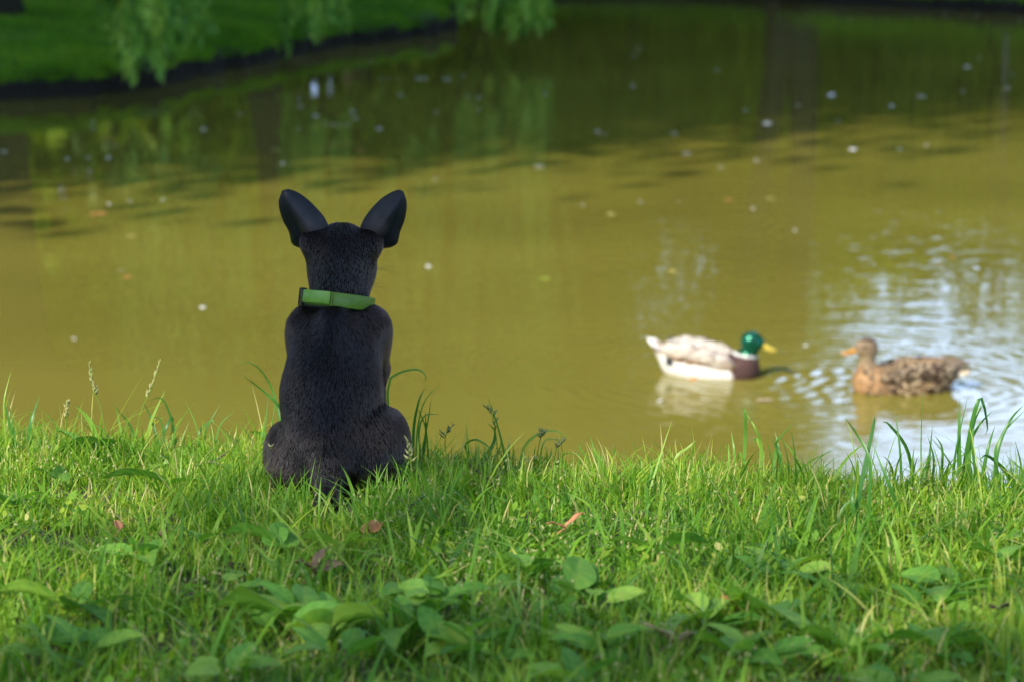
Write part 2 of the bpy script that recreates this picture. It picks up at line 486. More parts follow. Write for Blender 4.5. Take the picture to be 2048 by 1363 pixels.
# ------------------------------------------------------------------ water
DRAKE = on_water(1412, 752)
HEN = on_water(1806, 782)
def water():
    m, n, p = new_mat('pond_water')
    t = N(n, 'ShaderNodeTexCoord')
    n1 = N(n, 'ShaderNodeTexNoise'); n1.inputs['Scale'].default_value = 0.35; n1.inputs['Detail'].default_value = 5
    n.links.new(t.outputs['Object'], n1.inputs['Vector'])
    r = ramp(n, [(0.30, (0.158, 0.138, 0.023)), (0.70, (0.232, 0.200, 0.035))])
    n.links.new(n1.outputs['Fac'], r.inputs[0]); n.links.new(r.outputs[0], p.inputs['Base Color'])
    p.inputs['Roughness'].default_value = 0.015
    p.inputs['IOR'].default_value = 1.333
    # small wind ripples, stronger towards the right of the pond, plus rings round the ducks
    mpn = N(n, 'ShaderNodeMapping'); mpn.inputs['Scale'].default_value = (0.8, 1.5, 1)
    n.links.new(t.outputs['Object'], mpn.inputs['Vector'])
    n2 = N(n, 'ShaderNodeTexNoise'); n2.inputs['Scale'].default_value = 4.5; n2.inputs['Detail'].default_value = 2.5; n2.inputs['Roughness'].default_value = 0.45
    n.links.new(mpn.outputs[0], n2.inputs['Vector'])
    sx = N(n, 'ShaderNodeSeparateXYZ'); n.links.new(t.outputs['Object'], sx.inputs[0])
    amp = N(n, 'ShaderNodeMapRange'); amp.inputs['From Min'].default_value = -1.0; amp.inputs['From Max'].default_value = 1.8
    amp.inputs['To Min'].default_value = 0.0007; amp.inputs['To Max'].default_value = 0.0028; amp.interpolation_type = 'SMOOTHSTEP'
    n.links.new(sx.outputs['X'], amp.inputs['Value'])
    h = N(n, 'ShaderNodeMath', operation='MULTIPLY'); n.links.new(n2.outputs['Fac'], h.inputs[0]); n.links.new(amp.outputs[0], h.inputs[1])
    tot = h.outputs[0]
    for c, wl, am, fall in (((DRAKE.x + 0.17, DRAKE.y - 0.02, 0), 0.085, 0.0013, 0.55), ((HEN.x - 0.12, HEN.y, 0), 0.095, 0.0013, 0.6), ((2.9, 10.9, 0), 0.19, 0.0005, 1.2)):
        vd = N(n, 'ShaderNodeVectorMath', operation='DISTANCE'); vd.inputs[1].default_value = c
        n.links.new(t.outputs['Object'], vd.inputs[0])
        a1 = N(n, 'ShaderNodeMath', operation='MULTIPLY_ADD'); a1.inputs[1].default_value = 2 * math.pi / wl
        wob = N(n, 'ShaderNodeMath', operation='MULTIPLY'); wob.inputs[1].default_value = 15.0
        n.links.new(n2.outputs['Fac'], wob.inputs[0])
        n.links.new(vd.outputs['Value'], a1.inputs[0]); n.links.new(wob.outputs[0], a1.inputs[2])
        sn = N(n, 'ShaderNodeMath', operation='SINE'); n.links.new(a1.outputs[0], sn.inputs[0])
        e1 = N(n, 'ShaderNodeMath', operation='DIVIDE'); e1.inputs[1].default_value = -fall; n.links.new(vd.outputs['Value'], e1.inputs[0])
        e2 = N(n, 'ShaderNodeMath', operation='EXPONENT'); n.links.new(e1.outputs[0], e2.inputs[0])
        mu = N(n, 'ShaderNodeMath', operation='MULTIPLY'); n.links.new(sn.outputs[0], mu.inputs[0]); n.links.new(e2.outputs[0], mu.inputs[1])
        mu2 = N(n, 'ShaderNodeMath', operation='MULTIPLY_ADD'); mu2.inputs[1].default_value = am
        n.links.new(mu.outputs[0], mu2.inputs[0]); n.links.new(tot, mu2.inputs[2]); tot = mu2.outputs[0]
    b = N(n, 'ShaderNodeBump'); b.inputs['Strength'].default_value = 1.0; b.inputs['Distance'].default_value = 1.0
    n.links.new(tot, b.inputs['Height']); n.links.new(b.outputs[0], p.inputs['Normal'])
    o = mesh_np('water', [(-12, 2.85, 0), (21, 2.85, 0), (21, 48, 0), (-12, 48, 0)], np.array([[0, 1, 2, 3]]), m, smooth=False)
    tag(o, kind='structure')
water()

# dirt path beyond the left bank
def path_strip():
    th = np.linspace(math.radians(150), math.radians(200), 140)
    ss = np.array([3.6, 3.9, 4.3, 4.7, 5.1, 5.5])
    T, SS = np.meshgrid(th, ss, indexing='ij')
    SS = SS + 0.15 * vnoise(T * 60, SS)
    X, Y = ground_xy(T, SS)
    Z = sheet_z(T, SS) + 0.05 * vnoise(X * 0.9, Y * 0.9) + 0.02 * vnoise(X * 3.1, Y * 3.1) + 0.03
    V = np.stack([X, Y, Z], -1).reshape(-1, 3)
    i = np.arange(139)[:, None]; k = np.arange(5)[None]; a = i * 6 + k
    Q = np.stack([a, a + 1, a + 7, a + 6], -1).reshape(-1, 4)
    tag(mesh_np('path', V, Q, M['path']), kind='structure')
path_strip()

# ------------------------------------------------------------------ blades of grass
def blades(x, y, z, h, wd, lean, bend, tint, levels=4, az=None, face=None):
    n = len(x)
    az = RNG.uniform(0, 2 * math.pi, n) if az is None else az
    face = az + math.pi / 2 + RNG.normal(0, 0.5, n) if face is None else face
    ts = np.linspace(0, 1, levels + 1)
    V = np.zeros((n, 2 * levels + 1, 3))
    dx, dy = np.cos(az), np.sin(az); sx, sy = np.cos(face), np.sin(face)
    for k, t in enumerate(ts):
        hor = h * (lean * t + bend * t * t)
        ver = h * (t - 0.55 * bend * t ** 2.4)
        cx, cy, cz = x + dx * hor, y + dy * hor, z + ver
        if k < levels:
            hw = 0.5 * wd * (1 - t ** 2.2) * (0.75 + 0.5 * min(1, 3 * t))
            V[:, 2 * k] = np.stack([cx - sx * hw, cy - sy * hw, cz], 1)
            V[:, 2 * k + 1] = np.stack([cx + sx * hw, cy + sy * hw, cz], 1)
        else: V[:, 2 * k] = np.stack([cx, cy, cz], 1)
    m = 2 * levels + 1
    b = np.arange(n)[:, None] * m
    Q = np.concatenate([b + np.array([2 * k, 2 * k + 1, 2 * k + 3, 2 * k + 2]) for k in range(levels - 1)])
    T = b + np.array([2 * levels - 2, 2 * levels - 1, 2 * levels])
    return V.reshape(-1, 3), Q, T, np.repeat(tint, m)

def grass_object(name, parts, mat, label, cat='grass'):
    vs, qs, ts, at, o = [], [], [], [], 0
    for V, Q, T, A in parts:
        vs.append(V); at.append(A)
        if len(Q): qs.append(Q + o)
        ts.append(T + o); o += len(V)
    f = ([np.concatenate(qs)] if qs else []) + [np.concatenate(ts)]
    ob = mesh_np(name, np.concatenate(vs), f, mat, attrs={'tint': np.concatenate(at)})
    return tag(ob, label, cat, kind='stuff')

DOGX = (690 - 1024) / FPX * 2.66 - 0.006
def near_grass():
    parts = []
    # turf: dense inside the view, thinner around it
    def pts(n, x0, x1, y0, y1):
        return RNG.uniform(x0, x1, n), RNG.uniform(y0, y1, n)
    x1, y1 = pts(80000, -0.85, 0.85, 1.45, 3.08)
    keep = np.abs(x1) < 0.27 * y1 + 0.06
    x1, y1 = x1[keep], y1[keep]
    x2, y2 = pts(46000, -2.2, 2.2, 0.3, 3.15)
    keep = (np.abs(x2) > 0.27 * y2 + 0.06) | (y2 < 1.45)
    x, y = np.concatenate([x1, x2[keep]]), np.concatenate([y1, y2[keep]])
    keep = (y < edge_y(x) + 0.14)
    # worn spots with bare soil
    bare = vnoise(x * 7, y * 7, 5.1) + 0.4 * vnoise(x * 19, y * 19, 8.1)
    keep &= ~((bare > 0.62) & (RNG.random(len(x)) < 0.8))
    sp = bank_pt(390, 1185)
    keep &= ~((np.hypot((x - sp.x) / 1.6, y - sp.y) < 0.035) & (RNG.random(len(x)) < 0.9))
    x, y = x[keep], y[keep]
    z = bank_z(x, y) - 0.003
    n = len(x)
    tuft = vnoise(x * 9, y * 9, 3.0)
    h = RNG.gamma(5, 0.0040, n) * (1 + 0.5 * tuft) + 0.006
    dt = y - edge_y(x)
    h *= np.interp(dt, [-0.35, -0.04, 0.1], [1, 1.35, 1.8]) * np.where((x > 0.35) | (x < -0.33), 1.25, 1.0)
    dog = np.hypot((x + 0.2) / 0.13, (y - 2.66) / 0.2)
    keep = dog > 0.75
    tl = (np.abs(x + 0.212) < 0.032) & (y > 2.38) & (y < 2.6)
    keep &= ~(tl & (RNG.random(len(x)) < 0.85))
    h = np.where((dog < 1.9) & (y < 2.66) & ~tl, h * 1.25 + 0.006, np.where(tl, h * 0.55, h))
    tint = np.clip(0.45 + 0.22 * vnoise(x * 4, y * 4, 9.0) + RNG.normal(0, 0.16, n), 0, 1)
    straw = RNG.random(n) < 0.06
    tint = np.where(straw, 1.0, np.minimum(tint, 0.92))
    tint += np.interp(x, [-0.7, 0.6], [0.14, -0.02]) + 0.06  # lighter tint, most at the left, standing in for sun on the turf
    wd = RNG.uniform(0.0011, 0.0026, n)
    A = [v[keep] for v in (x, y, z, h, wd, tint)]
    n = len(A[0])
    parts.append(blades(A[0], A[1], A[2], A[3], A[4], RNG.normal(0.15, 0.25, n), RNG.uniform(0.05, 0.75, n), np.clip(A[5], 0, 1)))
    # turf beyond the edges of the view
    m = 150000
    x = RNG.uniform(-2.9, 2.9, m); y = RNG.uniform(-0.6, 3.15, m)
    k = ((np.abs(x) > 0.27 * y + 0.04) | (y < 1.45)) & (y < edge_y(x) + 0.12)
    x, y = x[k], y[k]; m = len(x)
    parts.append(blades(x, y, bank_z(x, y) - 0.003, RNG.gamma(5, 0.0048, m) + 0.008, RNG.uniform(0.0016, 0.0034, m), RNG.normal(0.15, 0.25, m), RNG.uniform(0.05, 0.75, m),
                        np.clip(0.48 + 0.2 * vnoise(x * 4, y * 4, 9.0) + RNG.normal(0, 0.16, m), 0, 1), levels=3))
    # longer and broader blades in tufts, more of them on the right and at the brink
    cx = RNG.uniform(-1.0, 1.1, 330); cy = RNG.uniform(1.5, 2.98, 330)
    wgt = np.where(cx > 0.15, 0.6, 0.22) + np.where(np.abs(cy - edge_y(cx)) < 0.1, 0.5, 0)
    k = (RNG.random(330) < wgt) & (cy < edge_y(cx) + 0.08) & (np.hypot((cx + 0.2) / 0.16, (cy - 2.55) / 0.3) > 1)
    cx, cy = cx[k], cy[k]
    for a, b in zip(cx, cy):
        m = RNG.integers(6, 20)
        x = a + RNG.normal(0, 0.014, m); y = b + RNG.normal(0, 0.014, m)
        hh = RNG.uniform(0.035, 0.085, m) * (1.15 if a > 0.25 and b > 2.1 else 0.8)
        if b < 2.15: hh *= 1.1
        parts.append(blades(x, y, bank_z(x, y) - 0.003, hh, RNG.uniform(0.002, 0.0042, m), RNG.normal(0.1, 0.2, m), RNG.uniform(0.1, 0.8, m),
                            np.clip(RNG.normal(0.33, 0.14, m), 0, 0.9), levels=6))
    for a, b in zip(RNG.uniform(-0.62, 0.62, 230), RNG.uniform(1.5, 2.45, 230)):
        m = RNG.integers(3, 9)
        x = a + RNG.normal(0, 0.02, m); y = b + RNG.normal(0, 0.02, m)
        parts.append(blades(x, y, bank_z(x, y) - 0.003, RNG.uniform(0.04, 0.085, m), RNG.uniform(0.0025, 0.005, m), RNG.normal(0.3, 0.3, m), RNG.uniform(0.2, 1.0, m),
                            np.clip(RNG.normal(0.5, 0.2, m), 0, 0.95), levels=6))
    for a in RNG.uniform(-0.95, 0.95, 75):             # ragged brink
        if abs(a + 0.21) < 0.10: continue
        m = RNG.integers(2, 6)
        x = a + RNG.normal(0, 0.012, m); y = edge_y(x) - RNG.uniform(0.0, 0.12, m)
        hh = RNG.uniform(0.045, 0.085, m) * (1.25 if a > 0.35 or a < -0.45 else 0.9)
        parts.append(blades(x, y, bank_z(x, y) - 0.003, hh, RNG.uniform(0.002, 0.0042, m), RNG.normal(0.15, 0.25, m), RNG.uniform(0.2, 1.1, m),
                            np.clip(RNG.normal(0.5, 0.22, m), 0, 0.98), levels=7))
    m = 90                                              # blades standing in front of the dog
    x = RNG.uniform(-0.31, -0.10, m); y = RNG.uniform(2.40, 2.52, m)
    k = np.abs(x - DOGX - 0.0) > 0.045
    x, y = x[k], y[k]; m = len(x)
    parts.append(blades(x, y, bank_z(x, y) - 0.003, RNG.uniform(0.03, 0.062, m), RNG.uniform(0.002, 0.0036, m), RNG.normal(0.1, 0.25, m), RNG.uniform(0.1, 0.8, m),
                        np.clip(RNG.normal(0.5, 0.15, m), 0, 0.95), levels=6))
    grass_object('grass', parts, M['turf'], 'bright short grass with scattered longer tufts covering the near bank')
near_grass()

# chickweed-like ground cover: tiny oval leaves
def ground_cover():
    n = 10000
    x = RNG.uniform(-0.9, 0.9, n); y = RNG.uniform(1.4, 2.9, n)
    k = (np.abs(x) < 0.29 * y + 0.08) & (y < edge_y(x)) & (vnoise(x * 5, y * 5, 12.0) > -0.1)
    x, y = x[k], y[k]; n = len(x)
    z = bank_z(x, y) + RNG.uniform(0.004, 0.026, n)
    L = RNG.uniform(0.004, 0.009, n); a = RNG.uniform(0, 2 * math.pi, n); tl = RNG.normal(0.2, 0.45, n)
    u = np.stack([np.cos(a) * np.cos(tl), np.sin(a) * np.cos(tl), np.sin(tl)], 1); v = np.stack([-np.sin(a), np.cos(a), RNG.normal(0, 0.3, n)], 1)
    P = np.stack([x, y, z], 1)
    o = [(-1, 0), (-0.3, 0.5), (0.5, 0.45), (1, 0), (0.5, -0.45), (-0.3, -0.5)]
    V = np.stack([P + u * (L * c)[:, None] + v * (L * d)[:, None] for c, d in o], 1)
    b = np.arange(n)[:, None] * 6
    Q = np.concatenate([b + np.array([0, 1, 4, 5]), b + np.array([1, 2, 3, 4])])
    ob = mesh_np('ground_cover', V.reshape(-1, 3), Q, M['turf'], attrs={'tint': np.repeat(np.clip(0.6 + RNG.normal(0, 0.18, n), 0, 0.98), 6)})
    tag(ob, 'tiny oval leaves of low weeds between the grass blades', 'ground cover', kind='stuff')
ground_cover()

def grass_flowers():
    n = 3600
    x = RNG.uniform(-0.8, 0.8, n); y = RNG.uniform(1.6, 2.75, n)
    k = (np.abs(x) < 0.28 * y + 0.05) & (y < edge_y(x)) & (vnoise(x * 7, y * 7, 22.0) + 0.3 * vnoise(x * 23, y * 23, 2.0) > 0.12 + 0.35 * (x > 0.1))
    x, y = x[k], y[k]; n = len(x)
    z = bank_z(x, y) + RNG.uniform(0.018, 0.045, n)
    L = RNG.uniform(0.0022, 0.0042, n); P = np.stack([x, y, z], 1)
    u = RNG.normal(0, 0.5, (n, 3)) + np.array([0, 0, 1.0]); u /= np.linalg.norm(u, axis=1)[:, None]
    v = np.cross(u, RNG.normal(0, 1, (n, 3))); v /= np.linalg.norm(v, axis=1)[:, None]; w_ = np.cross(u, v)
    V = np.stack([P - u * L[:, None], P + v * (L * 0.4)[:, None], P + u * L[:, None], P - v * (L * 0.4)[:, None], P + w_ * (L * 0.35)[:, None], P - w_ * (L * 0.35)[:, None]], 1)
    b = np.arange(n)[:, None] * 6
    T = np.concatenate([b + np.array(t) for t in ((0, 1, 4), (1, 2, 4), (2, 3, 4), (3, 0, 4), (1, 0, 5), (2, 1, 5), (3, 2, 5), (0, 3, 5))])
    ob = mesh_np('grass_flowers', V.reshape(-1, 3), T, M['seed'], attrs={'tint': np.repeat(RNG.uniform(0.2, 1.0, n), 6)})
    tag(ob, 'pale yellow flecks of tiny grass flowers over the near turf', 'grass flowers', kind='stuff')
grass_flowers()

def far_grass():
    parts = []
    n = 120000
    th = RNG.uniform(math.radians(98), math.radians(176), n); s = RNG.uniform(0, 1, n) ** 1.3 * 7 + 0.05
    x, y = ground_xy(th, s)
    z = sheet_z(th, s) + 0.05 * vnoise(x * 0.9, y * 0.9) + 0.02 * vnoise(x * 3.1, y * 3.1) - 0.01
    k = ~((s > 3.5) & (s < 5.6) & (th > math.radians(150)))
    x, y, z = x[k], y[k], z[k]; n = len(x)
    h = RNG.uniform(0.04, 0.11, n)
    parts.append(blades(x, y, z, h, RNG.uniform(0.006, 0.014, n), RNG.normal(0.2, 0.3, n), RNG.uniform(0.1, 0.7, n), np.clip(0.5 + 0.35 * vnoise(x * 1.2, y * 1.2, 4) + RNG.normal(0, 0.15, n), 0, 1), levels=2))
    n = 40000
    th = RNG.uniform(math.radians(60), math.radians(98), n); s = RNG.uniform(0.05, 8, n)
    x, y = ground_xy(th, s)
    z = sheet_z(th, s) + 0.05 * vnoise(x * 0.9, y * 0.9) + 0.02 * vnoise(x * 3.1, y * 3.1) - 0.01
    parts.append(blades(x, y, z, RNG.uniform(0.08, 0.25, n), RNG.uniform(0.012, 0.03, n), RNG.normal(0.2, 0.3, n), RNG.uniform(0.1, 0.7, n), np.clip(0.6 + RNG.normal(0, 0.2, n), 0, 1), levels=2))
    grass_object('grass', parts, M['far_turf'], 'dark mown grass on the far bank across the pond')
far_grass()

# ------------------------------------------------------------------ trees
def leaf_cards(P, size, tint, squash=1.0, hang=False, aspect=0.55):
    n = len(P)
    a = RNG.uniform(0, 2 * math.pi, n)
    el = RNG.normal(0, 0.6, n) if not hang else RNG.normal(-1.1, 0.3, n)
    u = np.stack([np.cos(a) * np.cos(el), np.sin(a) * np.cos(el), np.sin(el)], 1)
    r = RNG.normal(0, 1, (n, 3)); v = np.cross(u, r); v /= np.linalg.norm(v, axis=1)[:, None] + 1e-9
    w_ = np.cross(u, v)
    L = size[:, None]
    V = np.stack([P - u * L * 0.5, P + v * L * aspect * 0.5 + w_ * L * 0.06, P + u * L * 0.5, P - v * L * aspect * 0.5 + w_ * L * 0.06], 1)
    Q = np.arange(n * 4).reshape(n, 4)
    return V.reshape(-1, 3), Q, np.repeat(tint, 4)

def crown_points(n_clump, per, c, rad, clump_r):
    c = np.array(c); rad = np.array(rad)
    d = RNG.normal(0, 1, (n_clump, 3)); d /= np.linalg.norm(d, axis=1)[:, None]
    q = d * (RNG.uniform(0.35, 1.0, (n_clump, 1)) ** 0.6)
    cc = c + q * rad
    P = np.repeat(cc, per, 0) + RNG.normal(0, 1, (n_clump * per, 3)) * clump_r * np.array([1, 1, 0.6])
    tint = np.clip(np.repeat(RNG.normal(0.5, 0.2, n_clump), per) + RNG.normal(0, 0.1, n_clump * per), 0, 1)
    return cc, P, tint

def make_tree(name, trunks, height, crown_r, base_h, n_clump, per, leaf, mat, bark=None, lean=(0, 0)):
    """trunks: list of (points, r0, r1) in local metres"""
    root = empty(name)
    g = Geo()
    tops = []
    for pts, r0, r1 in trunks:
        sp = spline(pts, 14)
        rr = [r0 + (r1 - r0) * (i / 13) ** 0.8 + (0.25 * r0 * max(0, 1 - i / 1.5)) for i in range(14)]
        tube_geo(g, sp, rr, 12)
        tops.append(sp)
    c = (lean[0], lean[1], base_h + (height - base_h) / 2)
    cc, P, tint = crown_points(n_clump, per, c, (crown_r, crown_r, (height - base_h) / 2), leaf * 4.0)
    for q in cc[::max(1, n_clump // 34)]:
        sp = random.choice(tops)
        st = sp[random.randrange(6, 13)]
        q = Vector(q)
        mid = st.lerp(q, 0.5) + Vector((random.uniform(-.4, .4), random.uniform(-.4, .4), -0.3))
        tube_geo(g, spline([st, mid, q], 7), [min(0.10, trunks[0][1] * 0.3) * (1 - i / 7.5) + 0.01 for i in range(7)], 5, cap=False)
    g.build('trunk', bark or M['bark'], root)
    V, Q, A = leaf_cards(P, RNG.uniform(0.7, 1.3, len(P)) * leaf, tint, aspect=0.72)
    cr = mesh_np('crown', V, Q, mat, root, attrs={'tint': A})
    cr['kind'] = 'stuff'
    return root

def copy_tree(root, loc, rz, sc):
    r = root.copy(); COL.objects.link(r)
    for ch in root.children:
        c = ch.copy(); COL.objects.link(c); c.parent = r
    r.location = loc; r.rotation_euler = (0, 0, rz); r.scale = sc
    return r

tA = make_tree('broadleaf_tree', [([(0, 0, -0.3), (0.1, 0, 3), (-0.1, 0.2, 7), (0.1, 0, 13)], 0.34, 0.06)], 17, 4.5, 2.4, 700, 46, 0.29, M['crown'])
tD = make_tree('tall_tree', [([(0, 0, -0.3), (0.1, 0, 6), (-0.1, 0.2, 14), (0.1, 0, 21)], 0.36, 0.06)], 25, 4.6, 8.2, 330, 90, 0.29, M['crown'])
tB = make_tree('broadleaf_tree', [([(0, 0, -0.3), (-0.2, 0, 3), (0.2, 0.1, 8), (0, 0, 12)], 0.26, 0.05)], 15, 3.8, 1.6, 140, 80, 0.20, M['crown_light'])
tC = make_tree('bush', [([(0, 0, -0.2), (0.1, 0, 0.8), (0.2, 0.1, 2.0)], 0.09, 0.03), ([(0.1, 0, -0.2), (-0.3, 0.1, 0.9), (-0.7, 0, 1.9)], 0.07, 0.02)], 3.4, 2.1, 0.1, 80, 60, 0.13, M['crown_light'])

def gz(x, y):
    th = math.atan2(y - PC[1], x - PC[0]); s = math.hypot(y - PC[1], x - PC[0]) - float(shore_r(np.array(th)))
    return float(sheet_z(np.array(th), np.array(s)))

first = {}
def plant(src, x, y, rz, s, sz, label, cat, group=None, cm=None):
    if id(src) not in first: first[id(src)] = 1; o = src; o.location = (x, y, gz(x, y)); o.rotation_euler = (0, 0, rz); o.scale = (s, s, sz)
    else: o = copy_tree(src, (x, y, gz(x, y)), rz, (s, s, sz))
    tag(o, label, cat, group)
    return o

# left bank: the row whose shade lies on the far water
GL = 'trees on the left bank'
plant(tA, -10.6, 9.3, 0.3, 0.98, 1.62, 'tall dark tree on the left bank nearest the camera, casting shade over the pond', 'tree', GL)
plant(tD, -12.6, 14.9, 1.9, 1.0, 1.08, 'tall dark tree second along the left bank, its shade on the pond', 'tree', GL)
plant(tD, -11.5, 20.4, 0.8, 1.0, 1.0, 'tall tree behind the corner of the left bank', 'tree', GL)
plant(tD, -15.0, 9.8, 3.2, 1.0, 1.2, 'tallest tree on the left bank, set back from the water', 'tree', GL)
plant(tA, -8.0, 31.5, 4.1, 1.0, 1.15, 'tall dark tree behind the weeping willow', 'tree', GL)
plant(tB, -4.2, 36.0, 2.4, 1.1, 1.2, 'lighter green tree beyond the weeping willow on the left bank', 'tree', GL)
plant(tA, -3.2, 44.5, 5.1, 1.0, 1.05, 'dark tree at the far left corner of the pond', 'tree', GL)
# far side
GF = 'trees along the far bank'
plant(tA, -2.3, 46.5, 0.9, 0.9, 1.0, 'dark tree with slim trunk at the head of the pond', 'tree', GF)
plant(tB, 5.2, 50.0, 2.9, 0.72, 1.05, 'lighter green tree close behind the forked tree across the pond', 'tree', GF)
plant(tB, 12.2, 41.0, 3.9, 0.75, 0.34, 'low light green tree right of the forked tree across the pond', 'tree', GF)
plant(tA, 17.5, 37.0, 1.2, 0.95, 0.95, 'dark tree at the right end of the far bank', 'tree', GF)
plant(tA, 21.0, 30.0, 2.2, 1.0, 1.0, 'dark tree on the right bank beyond the bend', 'tree', GF)
plant(tB, 23.0, 21.0, 0.2, 1.0, 1.0, 'lighter green tree on the right bank', 'tree', GF)
plant(tA, -7.5, 52.0, 3.0, 1.2, 1.1, 'dark tree farthest back on the left', 'tree', GF)
plant(tA, -2.8, 57.0, 0.1, 1.05, 1.0, 'dark tree farthest back at the middle of the far bank', 'tree', GF)
GB = 'bushes along the far bank'
for i, (x, y, s, lb) in enumerate([(-0.6, 45.2, 1.0, 'round bush under the dark tree at the head of the pond'), (2.6, 45.8, 0.9, 'round bush left of the forked tree across the pond'),
                                   (8.6, 38.6, 0.9, 'round bush just right of the forked tree across the pond'), (11.5, 36.6, 1.15, 'wide bush on the far bank, at the right edge of the photo'),
                                   (14.6, 35.2, 1.2, 'large bush on the far bank beyond the right edge of the photo'), (16.8, 31.8, 1.1, 'bush at the bend of the right bank'), (-3.6, 39.5, 1.1, 'bush beyond the weeping willow'),
                                   (18.9, 26.6, 1.1, 'bush on the right bank near the bend')]):
    plant(tC, x, y, i * 1.1, s, s, lb, 'bush', GB)

# forked tree whose two dark trunks mirror in the water
fk = make_tree('forked_tree', [([(0, 0, -0.3), (-0.05, 0, 0.5), (-0.35, 0, 3), (-0.9, 0, 7), (-1.5, 0.2, 11)], 0.36, 0.10), ([(0.2, 0, -0.3), (0.35, 0, 0.5), (0.45, 0, 3), (0.35, 0, 7), (0.1, 0, 14)], 0.42, 0.12)],
               17, 2.0, 4.6, 150, 90, 0.20, M['crown'], lean=(-1.1, 0.8))
fk.location = (5.15, 40.9, gz(5.15, 40.9))
tag(fk, 'big dark forked tree with two trunks across the pond', 'tree')
sl = make_tree('slender_tree', [([(0, 0, -0.2), (0.03, 0, 2), (0, 0, 5.2)], 0.05, 0.015)], 5.8, 0.8, 2.2, 26, 50, 0.15, M['crown_light'], bark=M['bark_pale'])
sl.location = (8.4, 36.6, gz(8.4, 36.6)); tag(sl, 'slender pale-barked tree on the far right bank', 'tree')

# woodland closing the view behind the trees
def woodland():
    Ps, Ts = [], []
    def belt(n, a0, a1, r0, r1, hf, c=(0, 0)):
        a = np.radians(RNG.uniform(a0, a1, n)); r = RNG.uniform(r0, r1, n)
        x = c[0] + r * np.sin(a); y = c[1] + r * np.cos(a)
        H = hf(np.degrees(a)) * (1 + 0.16 * vnoise(x * 0.28, y * 0.28, 1.0) + 0.08 * vnoise(x * 0.9, y * 0.9, 3.0))
        k = RNG.uniform(0, 1, n) ** 0.85
        z = 0.2 + k * (H + 1.3)
        cl = vnoise(x * 0.8, y * 0.8, z * 0.8)
        Ps.append(np.stack([x, y, z], 1)); Ts.append(np.clip(0.40 + 0.75 * cl + RNG.normal(0, 0.12, n), 0, 1))
    hf = lambda a: np.interp(a, [-60, -10, 1.6, 2.4, 3.2, 4.0, 7.6, 8.8, 9.6, 13.5, 15, 18, 40, 90], [17, 17, 16, 8.5, 8.0, 15, 13, 9.4, 8.3, 8.2, 9.5, 12, 13, 14])
    belt(70000, -45, 45, 56, 66, hf)
    belt(9000, -60, -25, 44, 60, lambda a: 15 + 0 * a)
    belt(26000, -30, 3, 50, 55, lambda a: 9 + 0 * a)
    belt(14000, 8, 30, 46, 50, lambda a: 3.6 + 0 * a)
    belt(20000, 180, 300, 24, 32, lambda a: 13 + 0 * a)
    belt(16000, 40, 130, 30, 40, lambda a: 12 + 0 * a)
    belt(16000, 230, 325, 36, 44, lambda a: 14 + 0 * a)
    belt(20000, -34, -6, 43, 48, lambda a: 13 + 0 * a)
    P = np.concatenate(Ps); T = np.concatenate(Ts)
    V, Q, A = leaf_cards(P, RNG.uniform(0.3, 0.62, len(P)), T, aspect=0.8)
    o = mesh_np('woodland', V, Q, M['crown'], attrs={'tint': A})
    tag(o, 'dense green wood closing the park behind the pond', 'wood', kind='stuff')
    Ps.clear(); Ts.clear()
    belt(16000, -4, 9, 46.0, 49, lambda a: 4.6 + 0 * a)
    belt(20000, 8.5, 17, 51, 55, lambda a: 5.0 + 0 * a)
    P = np.concatenate(Ps); T = np.concatenate(Ts) * 1.6  # tints raised so the sunlight is partly in the leaf colour
    V, Q, A = leaf_cards(P, RNG.uniform(0.25, 0.5, len(P)), np.clip(T, 0, 1), aspect=0.8)
    o = mesh_np('thicket', V, Q, M['crown_light'], attrs={'tint': A})
    tag(o, 'sunlit yellow-green thicket along the foot of the wood', 'thicket', kind='stuff')
woodland()

